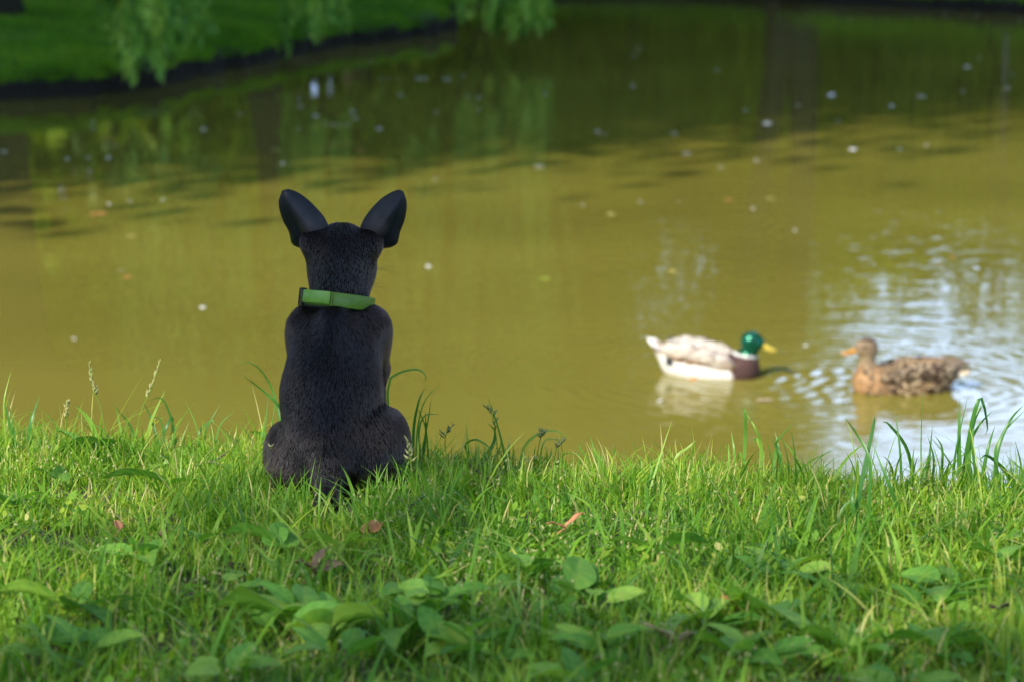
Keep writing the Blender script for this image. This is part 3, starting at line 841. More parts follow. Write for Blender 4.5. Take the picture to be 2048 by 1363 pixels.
# weeping willow
def willow():
    bx, by = -6.2, 25.0
    root = empty('weeping_willow', (bx, by, gz(bx, by)))
    off = Vector(root.location)
    g = Geo()
    tr = spline([(0, 0, -0.3), (0.2, -0.3, 1.5), (0.5, -0.5, 3.2), (0.9, -0.6, 5.0)], 12)
    tube_geo(g, tr, [0.5 - 0.02 * i + (0.15 if i == 0 else 0) for i in range(12)], 14)
    strands = []
    # (px, py of the lowest tip, depth, spread in px, number, radius of random length)
    groups = [(225, 60, 19.2, 45, 26, 60), (275, 120, 19.0, 42, 44, 80), (335, 105, 19.3, 40, 36, 70), (395, 75, 19.8, 45, 30, 60), (268, 168, 19.0, 6, 3, 20), (328, 158, 19.1, 6, 3, 20),
              (440, 20, 20.5, 30, 9, 60), (585, 65, 23.0, 30, 16, 50), (640, 75, 23.0, 30, 18, 50), (690, 60, 23.5, 30, 14, 50), (790, 0, 24.5, 60, 8, 40),
              (935, 45, 25.5, 32, 18, 50), (990, 75, 25.5, 35, 26, 60), (1050, 85, 25.8, 35, 28, 60), (1075, 60, 26.2, 22, 14, 40), (573, 105, 22.8, 5, 2, 10), (510, -70, 21.5, 80, 14, 60), (860, -70, 24.5, 80, 14, 60)]
    limb_ends = {}
    vs, qs, at = [], [], []
    LV = []; LT = []
    for px, py, dep, sp, cnt, rnd in groups:
        a = at_depth(px, py, dep)
        end = Vector((a.x - 0.1, dep + 0.4, random.uniform(4.6, 6.2))) - off
        mid = Vector((tr[-1].x, tr[-1].y, tr[-1].z)).lerp(end, 0.45) + Vector((0, 0, 1.5))
        tube_geo(g, spline([tr[random.randrange(7, 11)], mid, end], 9), [0.16 * (1 - i / 9.5) + 0.015 for i in range(9)], 7, cap=False)
        for j in range(max(2, int(cnt * 0.62))):
            q = at_depth(px + random.gauss(0, sp * 0.62), py - abs(random.gauss(0, rnd)) + random.uniform(-6, 6), dep + random.gauss(0, 0.5))
            st_t = random.gauss(0, 0.24)
            top = Vector((q.x + random.gauss(-0.15, 0.2), q.y + random.gauss(0.1, 0.3), end.z + off.z + random.uniform(-0.8, 0.8)))
            pts = spline([top, top.lerp(q, 0.45) + Vector((random.gauss(0.1, .1), random.gauss(0, .1), 0)), q.lerp(top, 0.15) + Vector((random.gauss(0, .04), 0, 0)), q], 14)
            pts = [p - off for p in pts]
            tube_geo(g, pts, [0.007 * (1 - i / 16) for i in range(14)], 3, cap=False)
            Ls = (pts[0] - pts[-1]).length
            m = int(Ls / 0.026)
            u = np.sort(RNG.uniform(0, 1, m)) * 12.999
            ki = u.astype(int); f = (u - ki)[:, None]
            PA = np.array([tuple(p) for p in pts])
            LV.append(PA[ki] * (1 - f) + PA[ki + 1] * f + RNG.normal(0, 0.028, (m, 3)))
            LT.append(np.clip(RNG.normal(0.5, 0.15, m) + st_t, 0, 1))
    # rounded top of the tree
    cc, P, tint = crown_points(170, 70, (1.6, -1.2, 6.5), (5.2, 4.4, 3.2), 0.5)
    LV.append(P); LT.append(tint)
    for q in cc[::6]:
        st = tr[random.randrange(6, 12)]; q = Vector(q)
        tube_geo(g, spline([st, st.lerp(q, 0.5) + Vector((0, 0, 0.5)), q], 7), [0.10 * (1 - i / 7.5) + 0.012 for i in range(7)], 5, cap=False)
    g.build('trunk', M['bark'], root)
    P = np.concatenate(LV)
    V, Q, A = leaf_cards(P, RNG.uniform(0.08, 0.15, len(P)), np.concatenate(LT), hang=True, aspect=0.24)
    cr = mesh_np('crown', V, Q, M['willow'], root, attrs={'tint': A}); cr['kind'] = 'stuff'
    tag(root, 'weeping willow trailing its branches over the left bank and the water', 'tree')
willow()

# tree behind the camera on the left: its leaves shade the dog and the foreground
def shade_tree():
    root = empty('lime_tree', (-3.9, -3.2, 1.2))
    off = Vector(root.location)
    L = []
    def up(x, y, z, h):
        k = h / SUN_VEC.z
        return (x + SUN_VEC.x * k, y + SUN_VEC.y * k, z + h)
    def zone(n, fx, fy, zfun, h0, h1):
        out = []
        for _ in range(n):
            x, y = fx(), fy()
            out.append(up(x, y, zfun(x, y), random.uniform(h0, h1)))
        return out
    U = random.uniform
    gnd = lambda x, y: 1.1
    clumps = []
    # shade over the foreground, in clumps so that light comes through between them
    for _ in range(170):
        x, y = U(-1.4, 1.6), U(0.0, 2.35)
        lim = 1.86 + 0.14 * math.sin(x * 6 + 1) + 0.10 * math.sin(x * 17) + (0.16 if x > 0.12 else 0)
        if y > lim or (x < 0 and random.random() < 0.35): continue
        clumps.append((up(x, y, 1.1, U(2.8, 4.6)), 0.11, 20))
    # over the dog
    for _ in range(40):
        clumps.append((up(-0.21 + U(-0.08, 0.08), 2.62 + U(-0.04, 0.09), 1.1 + U(0.03, 0.36), U(2.9, 3.8)), 0.035, 16))
    # rest of the crown, whose shade falls behind the photographer
    for _ in range(170):
        x, y = U(-3.5, 2.2), U(-5.0, -0.2)
        clumps.append((up(x, y, 1.2, U(2.6, 5.5)), 0.2, 22))
    for _ in range(6):                              # a few stray sprays over the lit grass
        clumps.append((up(U(-1, 1), U(2.3, 2.75), 1.1, U(3, 4.4)), 0.06, 6))
    g = Geo()
    tr = spline([(0, 0, -0.3), (0.1, 0.1, 1.4), (0.3, 0.2, 2.6), (0.6, 0.5, 4.4)], 12)
    tube_geo(g, tr, [0.24 - 0.012 * i for i in range(12)], 12)
    ps = []
    for i, (c, r, m) in enumerate(clumps):
        c = Vector(c) - off
        if i % 8 == 0:
            st = tr[random.randrange(6, 12)]
            tube_geo(g, spline([st, st.lerp(c, 0.5) + Vector((0, 0, 0.25)), c], 7), [0.035 * (1 - k / 7.5) + 0.004 for k in range(7)], 5, cap=False)
        ps.append(np.array(c) + RNG.normal(0, r, (m, 3)))
    g.build('trunk', M['bark'], root)
    P = np.concatenate(ps)
    V, Q, A = leaf_cards(P, RNG.uniform(0.07, 0.11, len(P)), RNG.uniform(0.2, 0.8, len(P)), aspect=0.85)
    cr = mesh_np('crown', V, Q, M['crown'], root, attrs={'tint': A}); cr['kind'] = 'stuff'
    tag(root, 'leafy tree behind the camera that shades the dog and the near grass', 'tree')
shade_tree()

# ------------------------------------------------------------------ the dog
DOGX, DOGY = (690 - 1024) / FPX * 2.66 - 0.006, 2.60
DOGZ = float(bank_z(DOGX, DOGY)) - 0.006
dog = empty('dog', (DOGX, DOGY, DOGZ))
tag(dog, 'small black-brown dog with upright ears sitting on the grass, seen from behind', 'dog')

def dog_sdf(P):
    d = sd_cone(P, (-0.012, -0.004, 0.070), (-0.014, 0.030, 0.128), 0.062, 0.0600)
    d = smin(d, sd_cone(P, (-0.014, 0.030, 0.128), (-0.012, 0.080, 0.176), 0.0600, 0.0605), 0.02)
    d = smin(d, sd_ell(P, (-0.008, 0.095, 0.196), (0.064, 0.052, 0.043), rot('X', 30)), 0.016)
    for s in (-1, 1):                                   # shoulder blades and upper arm
        d = smin(d, sd_cone(P, (-0.008 + s * 0.040, 0.088, 0.205), (-0.008 + s * 0.042, 0.118, 0.145), 0.022, 0.019), 0.018)
        d = smin(d, sd_cone(P, (-0.008 + s * 0.042, 0.120, 0.140), (-0.008 + s * 0.044, 0.105, 0.095), 0.017, 0.013), 0.012)
        d = smin(d, sd_cone(P, (-0.008 + s * 0.044, 0.105, 0.095), (-0.008 + s * 0.042, 0.150, 0.016), 0.013, 0.0095), 0.008)
        d = smin(d, sd_ell(P, (-0.008 + s * 0.042, 0.162, 0.011), (0.013, 0.021, 0.011)), 0.006)
    # thighs
    d = smin(d, sd_ell(P, (-0.063, 0.012, 0.046), (0.036, 0.070, 0.046), rot('X', 18) @ rot('Z', 14)), 0.013)
    d = smin(d, sd_ell(P, (0.044, 0.012, 0.056), (0.039, 0.070, 0.058), rot('X', 18) @ rot('Z', -14)), 0.013)
    for s, c in ((-1, -0.072), (1, 0.060)):
        d = smin(d, sd_cone(P, (c, 0.075, 0.045), (c + s * 0.004, 0.020, 0.016), 0.018, 0.012), 0.01)
        d = smin(d, sd_cone(P, (c + s * 0.004, 0.020, 0.014), (c + s * 0.006, 0.105, 0.011), 0.012, 0.010), 0.008)
        d = smin(d, sd_ell(P, (c + s * 0.006, 0.118, 0.011), (0.013, 0.022, 0.011)), 0.006)
    # tail along the ground towards the camera
    d = smin(d, sd_cone(P, (-0.012, -0.055, 0.050), (-0.010, -0.082, 0.020), 0.021, 0.015), 0.02)
    d = smin(d, sd_cone(P, (-0.010, -0.082, 0.020), (0.004, -0.135, 0.010), 0.015, 0.006), 0.008)
    d = smin(d, sd_cone(P, (-0.013, -0.052, 0.095), (-0.011, 0.046, 0.225), 0.005, 0.010), 0.022)   # line of the spine
    # neck and head
    n = sd_cone(P, (-0.010, 0.104, 0.200), (-0.009, 0.126, 0.265), 0.0405, 0.0355)
    d = smin(d, n, 0.010)
    h = sd_ell(P, (-0.007, 0.136, 0.286), (0.0425, 0.050, 0.046))
    h = smin(h, sd_ell(P, (-0.006, 0.150, 0.270), (0.040, 0.040, 0.040)), 0.015)
    h = smin(h, sd_cone(P, (-0.004, 0.175, 0.272), (-0.004, 0.225, 0.262), 0.025, 0.0135), 0.015)
    for s in (-1, 1):
        h = smin(h, sd_ell(P, (-0.006 + s * 0.034, 0.127, 0.304), (0.019, 0.020, 0.024), rot('Y', s * 30)), 0.012)
    d = smin(d, h, 0.02)
    return d
dv, dq = surface_net(dog_sdf, (-0.13, -0.16, -0.012), (0.12, 0.26, 0.36), 0.0032)
M['skin'] = noisy('dog_coat', (0.004, 0.0035, 0.004), (0.009, 0.006, 0.005), 30, 0.9, 0.2, spec=0.05)
body = mesh_np('body', dv, dq, M['skin'], dog)

# fur
def fur(parent, V, Q, sdf, n, length, name='fur'):
    tri = V[Q]
    c = tri.mean(1)
    ar = np.linalg.norm(np.cross(tri[:, 2] - tri[:, 0], tri[:, 3] - tri[:, 1]), axis=1)
    f = RNG.choice(len(Q), n, p=ar / ar.sum())
    u, v = RNG.random((n, 1)), RNG.random((n, 1))
    P = (tri[f, 0] * (1 - u) + tri[f, 1] * u) * (1 - v) + (tri[f, 3] * (1 - u) + tri[f, 2] * u) * v
    e = 0.002
    G = np.stack([sdf(P + np.eye(3)[k] * e) - sdf(P - np.eye(3)[k] * e) for k in range(3)], 1)
    G /= np.linalg.norm(G, axis=1)[:, None] + 1e-9
    down = np.tile(np.array([0.0, -0.25, -1.0]), (n, 1))
    down[:, 0] += np.clip(P[:, 0] + 0.01, -0.1, 0.1) * 5      # the coat fans out over the flanks
    front = P[:, 1] > 0.17
    down[front] = np.array([0, -1, -0.25])
    leg = (P[:, 2] < 0.1)
    down[leg] += np.array([0, -0.2, 0])
    d = down - G * (down * G).sum(1)[:, None]
    d /= np.linalg.norm(d, axis=1)[:, None] + 1e-9
    d += np.stack([vnoise(P[:, 0] * 45, P[:, 1] * 45, P[:, 2] * 45 + k * 9) for k in range(3)], 1) * 0.26
    d += np.stack([vnoise(P[:, 0] * 160, P[:, 1] * 160, P[:, 2] * 160 + k * 9) for k in range(3)], 1) * 0.09
    d += RNG.normal(0, 0.07, (n, 3))
    d -= G * (d * G).sum(1)[:, None]                     # the hairs lie along the skin, none grows into it
    d /= np.linalg.norm(d, axis=1)[:, None] + 1e-9
    L = length * RNG.uniform(0.6, 1.25, n)
    L *= np.interp(P[:, 2], [0.0, 0.1, 0.2, 0.25, 0.3], [0.85, 0.9, 1.0, 1.05, 0.7])
    L[front] *= 0.45
    pts = np.zeros((n, 4, 3))
    lift = RNG.uniform(0.16, 0.38, n)
    for k, t in enumerate((0, 0.33, 0.67, 1.0)):
        pts[:, k] = P - G * 0.0006 + d * (L * t)[:, None] + G * (L * lift * (t - 0.45 * t * t))[:, None]
    cu = bpy.data.hair_curves.new(name)
    cu.add_curves([4] * n)
    cu.points.foreach_set('position', pts.astype(np.float32).ravel())
    rad = np.tile(np.array([0.0002, 0.00018, 0.00012, 0.00002], dtype=np.float32), n)
    cu.points.foreach_set('radius', rad)
    m = bpy.data.materials.new('fur'); m.use_nodes = True
    nn = m.node_tree; nn.nodes.clear()
    o_ = nn.nodes.new('ShaderNodeOutputMaterial')
    hb = nn.nodes.new('ShaderNodeBsdfHairPrincipled')
    hb.parametrization = 'COLOR'
    t = N(nn, 'ShaderNodeTexCoord'); nz = N(nn, 'ShaderNodeTexNoise'); nz.inputs['Scale'].default_value = 22
    nn.links.new(t.outputs['Object'], nz.inputs['Vector'])
    r = ramp(nn, [(0.25, (0.0022, 0.0024, 0.0055)), (0.85, (0.017, 0.0075, 0.005))])  # bluish sky sheen painted along the spine; the brown flanks are coat colour
    sp_ = N(nn, 'ShaderNodeSeparateXYZ'); nn.links.new(t.outputs['Object'], sp_.inputs[0])
    ax_ = N(nn, 'ShaderNodeMath', operation='MULTIPLY_ADD'); ax_.inputs[1].default_value = 1.0; ax_.inputs[2].default_value = 0.010
    nn.links.new(sp_.outputs['X'], ax_.inputs[0])
    ab_ = N(nn, 'ShaderNodeMath', operation='ABSOLUTE'); nn.links.new(ax_.outputs[0], ab_.inputs[0])
    mu_ = N(nn, 'ShaderNodeMath', operation='MULTIPLY_ADD'); mu_.inputs[1].default_value = 5.0; nn.links.new(ab_.outputs[0], mu_.inputs[0])
    nz2_ = N(nn, 'ShaderNodeMath', operation='SUBTRACT'); nz2_.inputs[1].default_value = 0.18; nn.links.new(nz.outputs['Fac'], nz2_.inputs[0])
    nn.links.new(nz2_.outputs[0], mu_.inputs[2])
    nn.links.new(mu_.outputs[0], r.inputs[0]); hi_ = N(nn, 'ShaderNodeHairInfo'); mr_ = N(nn, 'ShaderNodeMapRange'); mr_.inputs['To Min'].default_value = 0.65; mr_.inputs['To Max'].default_value = 1.35
    nn.links.new(hi_.outputs['Random'], mr_.inputs['Value'])
    vm_ = N(nn, 'ShaderNodeVectorMath', operation='SCALE'); nn.links.new(r.outputs[0], vm_.inputs[0]); nn.links.new(mr_.outputs[0], vm_.inputs['Scale'])
    nn.links.new(vm_.outputs[0], hb.inputs['Color'])
    hb.inputs['Roughness'].default_value = 0.25
    hb.inputs['Radial Roughness'].default_value = 0.4
    hb.inputs['Random Roughness'].default_value = 0.3
    nn.links.new(hb.outputs[0], o_.inputs['Surface'])
    cu.materials.append(m)
    ob = bpy.data.objects.new(name, cu); COL.objects.link(ob); ob.parent = parent
    ob['kind'] = 'stuff'
    return ob
fur(dog, dv, dq, dog_sdf, 150000, 0.0085)

# ears: cupped shells with thickness
M['ear'], _n, _p = new_mat('ear_skin')
_a = N(_n, 'ShaderNodeAttribute', attribute_name='tint')
_t = N(_n, 'ShaderNodeTexCoord'); _z = N(_n, 'ShaderNodeTexNoise'); _z.inputs['Scale'].default_value = 70; _z.inputs['Detail'].default_value = 5
_n.links.new(_t.outputs['Object'], _z.inputs['Vector'])
_m = N(_n, 'ShaderNodeMath', operation='MULTIPLY_ADD'); _m.inputs[1].default_value = 0.5; _n.links.new(_z.outputs['Fac'], _m.inputs[0]); _n.links.new(_a.outputs['Fac'], _m.inputs[2])
_r = ramp(_n, [(0.25, (0.002, 0.003, 0.007)), (0.6, (0.008, 0.008, 0.014)), (1.0, (0.050, 0.034, 0.036))])
_n.links.new(_m.outputs[0], _r.inputs[0]); _n.links.new(_r.outputs[0], _p.inputs['Base Color'])
_p.inputs['Roughness'].default_value = 0.55; _p.inputs['Specular IOR Level'].default_value = 0.35
_b = N(_n, 'ShaderNodeBump'); _b.inputs['Strength'].default_value = 0.5; _b.inputs['Distance'].default_value = 0.001
_n.links.new(_z.outputs['Fac'], _b.inputs['Height']); _n.links.new(_b.outputs[0], _p.inputs['Normal'])
def dog_pt(px, py, yl):
    return Vector(((px - 690) / 1604.0, yl, ((985 - py) / 1604.0 - 0.2 * yl) / 0.98 + 0.0135))
def ear(inner, outer, sgn):
    n, m = 15, 11
    TT = []
    I = spline([dog_pt(*p, 0.130) for p in inner], n)
    O = spline([dog_pt(*p, 0.130) for p in outer], n)
    V = []
    for side in (0, 1):
        for i in range(n):
            v = i / (n - 1)
            for j in range(m):
                u = j / (m - 1)
                p = I[i].lerp(O[i], u)
                wid = (I[i] - O[i]).length
                cup = 4 * u * (1 - u)
                fold = 0.10 * wid * 2.4 * math.exp(-((u - 0.70) / 0.09) ** 2) * (1 - v) * min(1, v * 4 + 0.3)
                y = p.y - 0.30 * wid * cup + fold + 0.012 * u * (1 - v) - 0.006 * v
                th = (0.0020 if side else 0) * (0.25 + cup * 0.75)
                V.append((p.x, y + th, p.z))
                TT.append(max(0, 0.75 - 0.9 * abs(u - 0.42) - 0.75 * max(0, v - 0.25)) - 0.5 * math.exp(-((u - 0.74) / 0.12) ** 2) * (1 - v))  # paler thin-haired base, dark tip; shade in the fold groove is painted
    Q = []
    s = n * m
    for i in range(n - 1):
        for j in range(m - 1):
            a = i * m + j
            Q.append((a, a + 1, a + m + 1, a + m)); Q.append((s + a, s + a + m, s + a + m + 1, s + a + 1))
    rim = [i * m for i in range(n)] + [(n - 1) * m + j for j in range(1, m)] + [i * m + m - 1 for i in range(n - 2, -1, -1)] + [j for j in range(m - 2, 0, -1)]
    for k in range(len(rim)):
        a, b = rim[k], rim[(k + 1) % len(rim)]
        Q.append((a, a + s, b + s, b) if sgn > 0 else (a, b, b + s, a + s))
    o = mesh_np('ear', V, np.array(Q), M['ear'], dog, attrs={'tint': np.array(TT)})
    sb = o.modifiers.new('Subdivision', 'SUBSURF'); sb.levels = 1; sb.render_levels = 2
    return o
ear([(655, 452), (646, 431), (631, 412), (610, 391), (590, 377), (572, 371)], [(612, 498), (590, 495), (575, 485), (571, 462), (558, 435), (551, 400), (560, 374)], 1)
ear([(718, 452), (727, 432), (742, 412), (763, 391), (784, 378), (801, 372)], [(756, 498), (780, 495), (796, 485), (801, 462), (812, 435), (817, 400), (809, 375)], -1)
# eyes, nose
M['eye'] = noisy('eye', (0.006, 0.004, 0.003), (0.02, 0.012, 0.006), 20, 0.05)
M['nose'] = noisy('nose', (0.006, 0.006, 0.006), (0.015, 0.013, 0.013), 300, 0.35, 0.5)
def ball(name, c, r, mat, parent, sc=(1, 1, 1)):
    g = Geo(); n, m = 10, 16
    V = [(c[0], c[1], c[2] + r * sc[2])]
    for i in range(1, n):
        t = math.pi * i / n
        for j in range(m):
            p = 2 * math.pi * j / m
            V.append((c[0] + r * sc[0] * math.sin(t) * math.cos(p), c[1] + r * sc[1] * math.sin(t) * math.sin(p), c[2] + r * sc[2] * math.cos(t)))
    V.append((c[0], c[1], c[2] - r * sc[2]))
    Q = [(1 + (i * m) + j, 1 + (i + 1) * m + j, 1 + (i + 1) * m + (j + 1) % m, 1 + i * m + (j + 1) % m) for i in range(n - 2) for j in range(m)]
    T = [(0, 1 + j, 1 + (j + 1) % m) for j in range(m)] + [(len(V) - 1, 1 + (n - 2) * m + (j + 1) % m, 1 + (n - 2) * m + j) for j in range(m)]
    g.add(V, Q, T)
    return g.build(name, mat, parent)
for s in (-1, 1): ball('eye', (-0.004 + s * 0.026, 0.178, 0.288), 0.0075, M['eye'], dog)
ball('nose', (-0.004, 0.238, 0.266), 0.009, M['nose'], dog, (1, 0.8, 0.75))
for a, b in (((757, 533), (800, 529)), ((757, 534), (802, 544)), ((748, 562), (772, 570)), ((747, 565), (790, 591)), ((746, 568), (765, 606)), ((608, 533), (575, 543)), ((608, 530), (590, 534)), ((614, 560), (590, 568)), ((613, 566), (585, 590))):
    p = dog_pt(*a, 0.18); q = dog_pt(*b, 0.20)
    p.x += -0.010 if p.x > 0 else 0.010
    g = Geo(); tube_geo(g, spline([p, p.lerp(q, 0.5) + Vector((0, 0, 0.002)), q], 6), [0.0003 * (1 - k / 6.5) for k in range(6)], 4)
    g.build('whisker', M['nose'], dog)

# collar
def strap_mat(name, c1, c2, rough=0.45):
    return noisy(name, c1, c2, 120, rough, 0.15, dist=0.0005)
M['collar'] = strap_mat('collar_green', (0.07, 0.145, 0.004), (0.095, 0.18, 0.007), 0.5)
M['flea'] = strap_mat('collar_light_green', (0.13, 0.27, 0.03), (0.16, 0.32, 0.045), 0.3)
M['black'] = strap_mat('black_plastic', (0.008, 0.009, 0.01), (0.02, 0.02, 0.022), 0.35)
def collar():
    # ring round the neck, tilted: right side lower
    C = dog_pt(672, 596, 0.116) + Vector((0.001, -0.0085, -0.0035))
    rx, ry, hw, th = 0.0448, 0.0515, 0.0092, 0.0028
    tilt = Matrix.Rotation(math.radians(6.5), 3, 'Y') @ Matrix.Rotation(math.radians(-13), 3, 'X')
    def P(a, r_off, z):
        return C + tilt @ Vector(((rx + r_off) * math.cos(a), (ry + r_off) * math.sin(a), z))
    def band(name, a0, a1, r_off, thick, half, mat, parent, n=60, zc=0.0, round_=0.0012):
        prof = [(0, -half + round_), (round_ * 0.6, -half), (thick - round_ * 0.6, -half), (thick, -half + round_), (thick, half - round_), (thick - round_ * 0.6, half), (round_ * 0.6, half), (0, half - round_)]
        closed = abs(a1 - a0) > 6.28
        V = []; k = len(prof)
        for i in range(n):
            a = a0 + (a1 - a0) * i / (n if closed else n - 1)
            for r_, z in prof: V.append(tuple(P(a, r_off + r_, z + zc)))
        Q = []
        for i in range(n if closed else n - 1):
            for j in range(k):
                Q.append((i * k + j, ((i + 1) % n) * k + j, ((i + 1) % n) * k + (j + 1) % k, i * k + (j + 1) % k))
        g = Geo()
        if not closed:
            Q.append(tuple(range(3, -1, -1))); Q.append((7, 6, 5, 4)); Q.append((0, 3, 4, 7))
            b = (n - 1) * k
            Q.append((b, b + 1, b + 2, b + 3)); Q.append((b + 4, b + 5, b + 6, b + 7)); Q.append((b, b + 3, b + 4, b + 7))
        g.add(V, Q)
        o = g.build(name, mat, parent, smooth=False)
        return o
    root = band('collar', 0, 2 * math.pi + 0.001, 0, th, hw, M['collar'], dog, 72)
    d = math.radians
    band('inner_strap', d(195), d(285), 0.0003, 0.0015, 0.0085, M['black'], root, 24, zc=-0.0035)
    band('collar_clasp', d(212), d(262), th - 0.0004, 0.0045, 0.0082, M['flea'], root, 24, zc=0.0012)
    band('buckle', d(203), d(211.5), th - 0.0018, 0.0062, 0.0118, M['black'], root, 8)
    band('buckle', d(190), d(196), th - 0.0018, 0.0055, 0.0118, M['black'], root, 8)
    band('fur_strap_loop', d(262.5), d(266), th - 0.0004, 0.0020, 0.0092, M['collar'], root, 6)
    for c in root.children:
        if c.name.startswith('fur_strap'): c.name = 'strap_loop'
collar()

# ------------------------------------------------------------------ ducks
def attr_mat(name, rough=0.6, spec=0.4, sheen=0.0, bump=0.0, bscale=120, metallic=0.0):
    m, n, p = new_mat(name)
    a = N(n, 'ShaderNodeAttribute', attribute_name='col')
    n.links.new(a.outputs['Color'], p.inputs['Base Color'])
    p.inputs['Roughness'].default_value = rough
    p.inputs['Specular IOR Level'].default_value = spec
    p.inputs['Metallic'].default_value = metallic
    if sheen: p.inputs['Sheen Weight'].default_value = sheen
    if bump:
        t = N(n, 'ShaderNodeTexCoord'); nz = N(n, 'ShaderNodeTexNoise'); nz.inputs['Scale'].default_value = bscale; nz.inputs['Detail'].default_value = 3
        mp_ = N(n, 'ShaderNodeMapping'); mp_.inputs['Scale'].default_value = (0.3, 1, 1)
        n.links.new(t.outputs['Object'], mp_.inputs[0]); n.links.new(mp_.outputs[0], nz.inputs['Vector'])
        b = N(n, 'ShaderNodeBump'); b.inputs['Strength'].default_value = bump; b.inputs['Distance'].default_value = 0.002
        n.links.new(nz.outputs['Fac'], b.inputs['Height']); n.links.new(b.outputs[0], p.inputs['Normal'])
    return m
M['plumage'] = attr_mat('plumage', 0.65, 0.3, 0.0, 0.5)
M['green_head'] = attr_mat('glossy_green_head', 0.28, 0.6, 0.0, 0.2, metallic=0.55)
M['bill_yellow'] = noisy('bill_yellow', (0.50, 0.38, 0.03), (0.66, 0.52, 0.07), 40, 0.35)
M['bill_orange'] = noisy('bill_orange', (0.42, 0.20, 0.03), (0.75, 0.36, 0.04), 30, 0.4)
M['foot'] = noisy('foot_orange', (0.72, 0.22, 0.02), (0.85, 0.30, 0.03), 40, 0.4)

def mix(a, b, t):
    t = np.clip(t, 0, 1)[:, None]
    return np.array(a) * (1 - t) + np.array(b) * t
def ss(e0, e1, x):
    t = np.clip((x - e0) / (e1 - e0), 0, 1); return t * t * (3 - 2 * t)

def feather_cards(V, Nrm, cfun, n, size, region, name, parent, flip=1, lift=0.12):
    k = np.nonzero(region(V))[0]
    k = RNG.choice(k, min(n, len(k)), replace=False)
    g = Geo()
    us = [(-0.5, 0.32), (-0.15, 0.5), (0.2, 0.46), (0.42, 0.26), (0.5, 0.0)]
    for i in sorted(k, key=lambda i: V[i][0] * flip):
        p, nn = V[i], Nrm[i]
        back = np.array([-1.0, 0, -0.12]) + RNG.normal(0, 0.10, 3)
        back -= nn * (back @ nn); back /= np.linalg.norm(back) + 1e-9
        sd = np.cross(nn, back)
        L = size(p) * random.uniform(0.85, 1.15)
        vs = []; cs = []
        dark, pale = cfun(p)
        for u, w_ in us:
            c = p + nn * (0.0018 + lift * L * (u + 0.5)) + back * L * u
            for s in (-1, -0.62, 0, 0.62, 1):
                vs.append(c + sd * s * w_ * L * 0.62 + nn * (0.10 * L * (1 - abs(s)) * (w_ > 0)))
                edge = 1.0 if (abs(s) == 1 or u >= 0.42) else 0.0
                cs.append(np.array(dark) * (1 - edge) + np.array(pale) * edge)
        q = [(r * 5 + s, r * 5 + s + 1, r * 5 + s + 6, r * 5 + s + 5) for r in range(4) for s in range(4)]
        g.add(vs, q, None, np.array(cs))
    o = g.build(name, M['plumage'], parent)
    o['kind'] = 'stuff'
    return o

def mesh_normals(sdf, V):
    e = 0.002
    G = np.stack([sdf(V + np.eye(3)[k] * e) - sdf(V - np.eye(3)[k] * e) for k in range(3)], 1)
    return G / (np.linalg.norm(G, axis=1)[:, None] + 1e-9)

def duck_sdf(hen):
    def f(P):
        d = sd_ell(P, (-0.015, 0, 0.026), (0.165, 0.084, 0.072), rot('Y', 6))
        d = smin(d, sd_ell(P, (0.115, 0, 0.030), (0.075, 0.070, 0.066)), 0.04)
        d = smin(d, sd_ell(P, (-0.07, 0, 0.068), (0.12, 0.055, 0.045), rot('Y', 9)), 0.03)
        if hen: d = smin(d, sd_cone(P, (-0.14, 0, 0.048), (-0.215, 0, 0.062), 0.036, 0.010), 0.03)
        else: d = smin(d, sd_cone(P, (-0.13, 0, 0.060), (-0.205, 0, 0.112), 0.045, 0.014), 0.03)
        hx = 0.150 if not hen else 0.135
        hz = 0.143 if not hen else 0.163
        d = smin(d, sd_cone(P, (0.135, 0, 0.060), (hx + 0.004, 0, 0.115), 0.041, 0.0245 if hen else 0.028), 0.026)
        d = smin(d, sd_cone(P, (hx + 0.004, 0, 0.115), (hx, 0, hz - 0.012), 0.0245 if hen else 0.028, 0.029 if hen else 0.031), 0.012)
        d = smin(d, sd_ell(P, (hx + 0.006, 0, hz), (0.041, 0.034, 0.036)), 0.012)
        d = smin(d, sd_ell(P, (hx + 0.030, 0, hz - 0.008), (0.026, 0.022, 0.022)), 0.012)
        return d
    return f

def bill(parent, hx, hz, mat, down, lab=None):
    root = None
    for nm, zo, th, ln in (('bill', 0.0, 0.010, 0.060), ('lower_bill', -0.0085, 0.004, 0.052)):
        V = []; n = 9; m = 10
        for i in range(n):
            t = i / (n - 1)
            x = hx + 0.040 + ln * t
            z = hz - 0.010 + zo - down * t * ln + 0.006 * (1 - t) ** 3 * (1 if zo == 0 else 0) + 0.003 * t ** 3
            wy = 0.0125 - 0.002 * math.sin(t * math.pi) + 0.003 * math.sin(max(0, t - 0.4) / 0.6 * math.pi)
            if t > 0.85: wy *= math.sqrt(max(0.02, 1 - ((t - 0.85) / 0.16) ** 2))
            hh = th * (1 - 0.62 * t ** 0.6)
            for j in range(m):
                a = 2 * math.pi * j / m
                V.append((x, wy * math.cos(a), z + hh * math.sin(a)))
        Q = [(i * m + j, i * m + (j + 1) % m, (i + 1) * m + (j + 1) % m, (i + 1) * m + j) for i in range(n - 1) for j in range(m)]
        e = len(V); V.append(tuple(np.mean(V[-m:], 0)))
        T = [(e, (n - 1) * m + j, (n - 1) * m + (j + 1) % m) for j in range(m)]
        g = Geo(); g.add(V, Q, T)
        o = g.build(nm, mat, root or parent)
        root = root or o
    return root

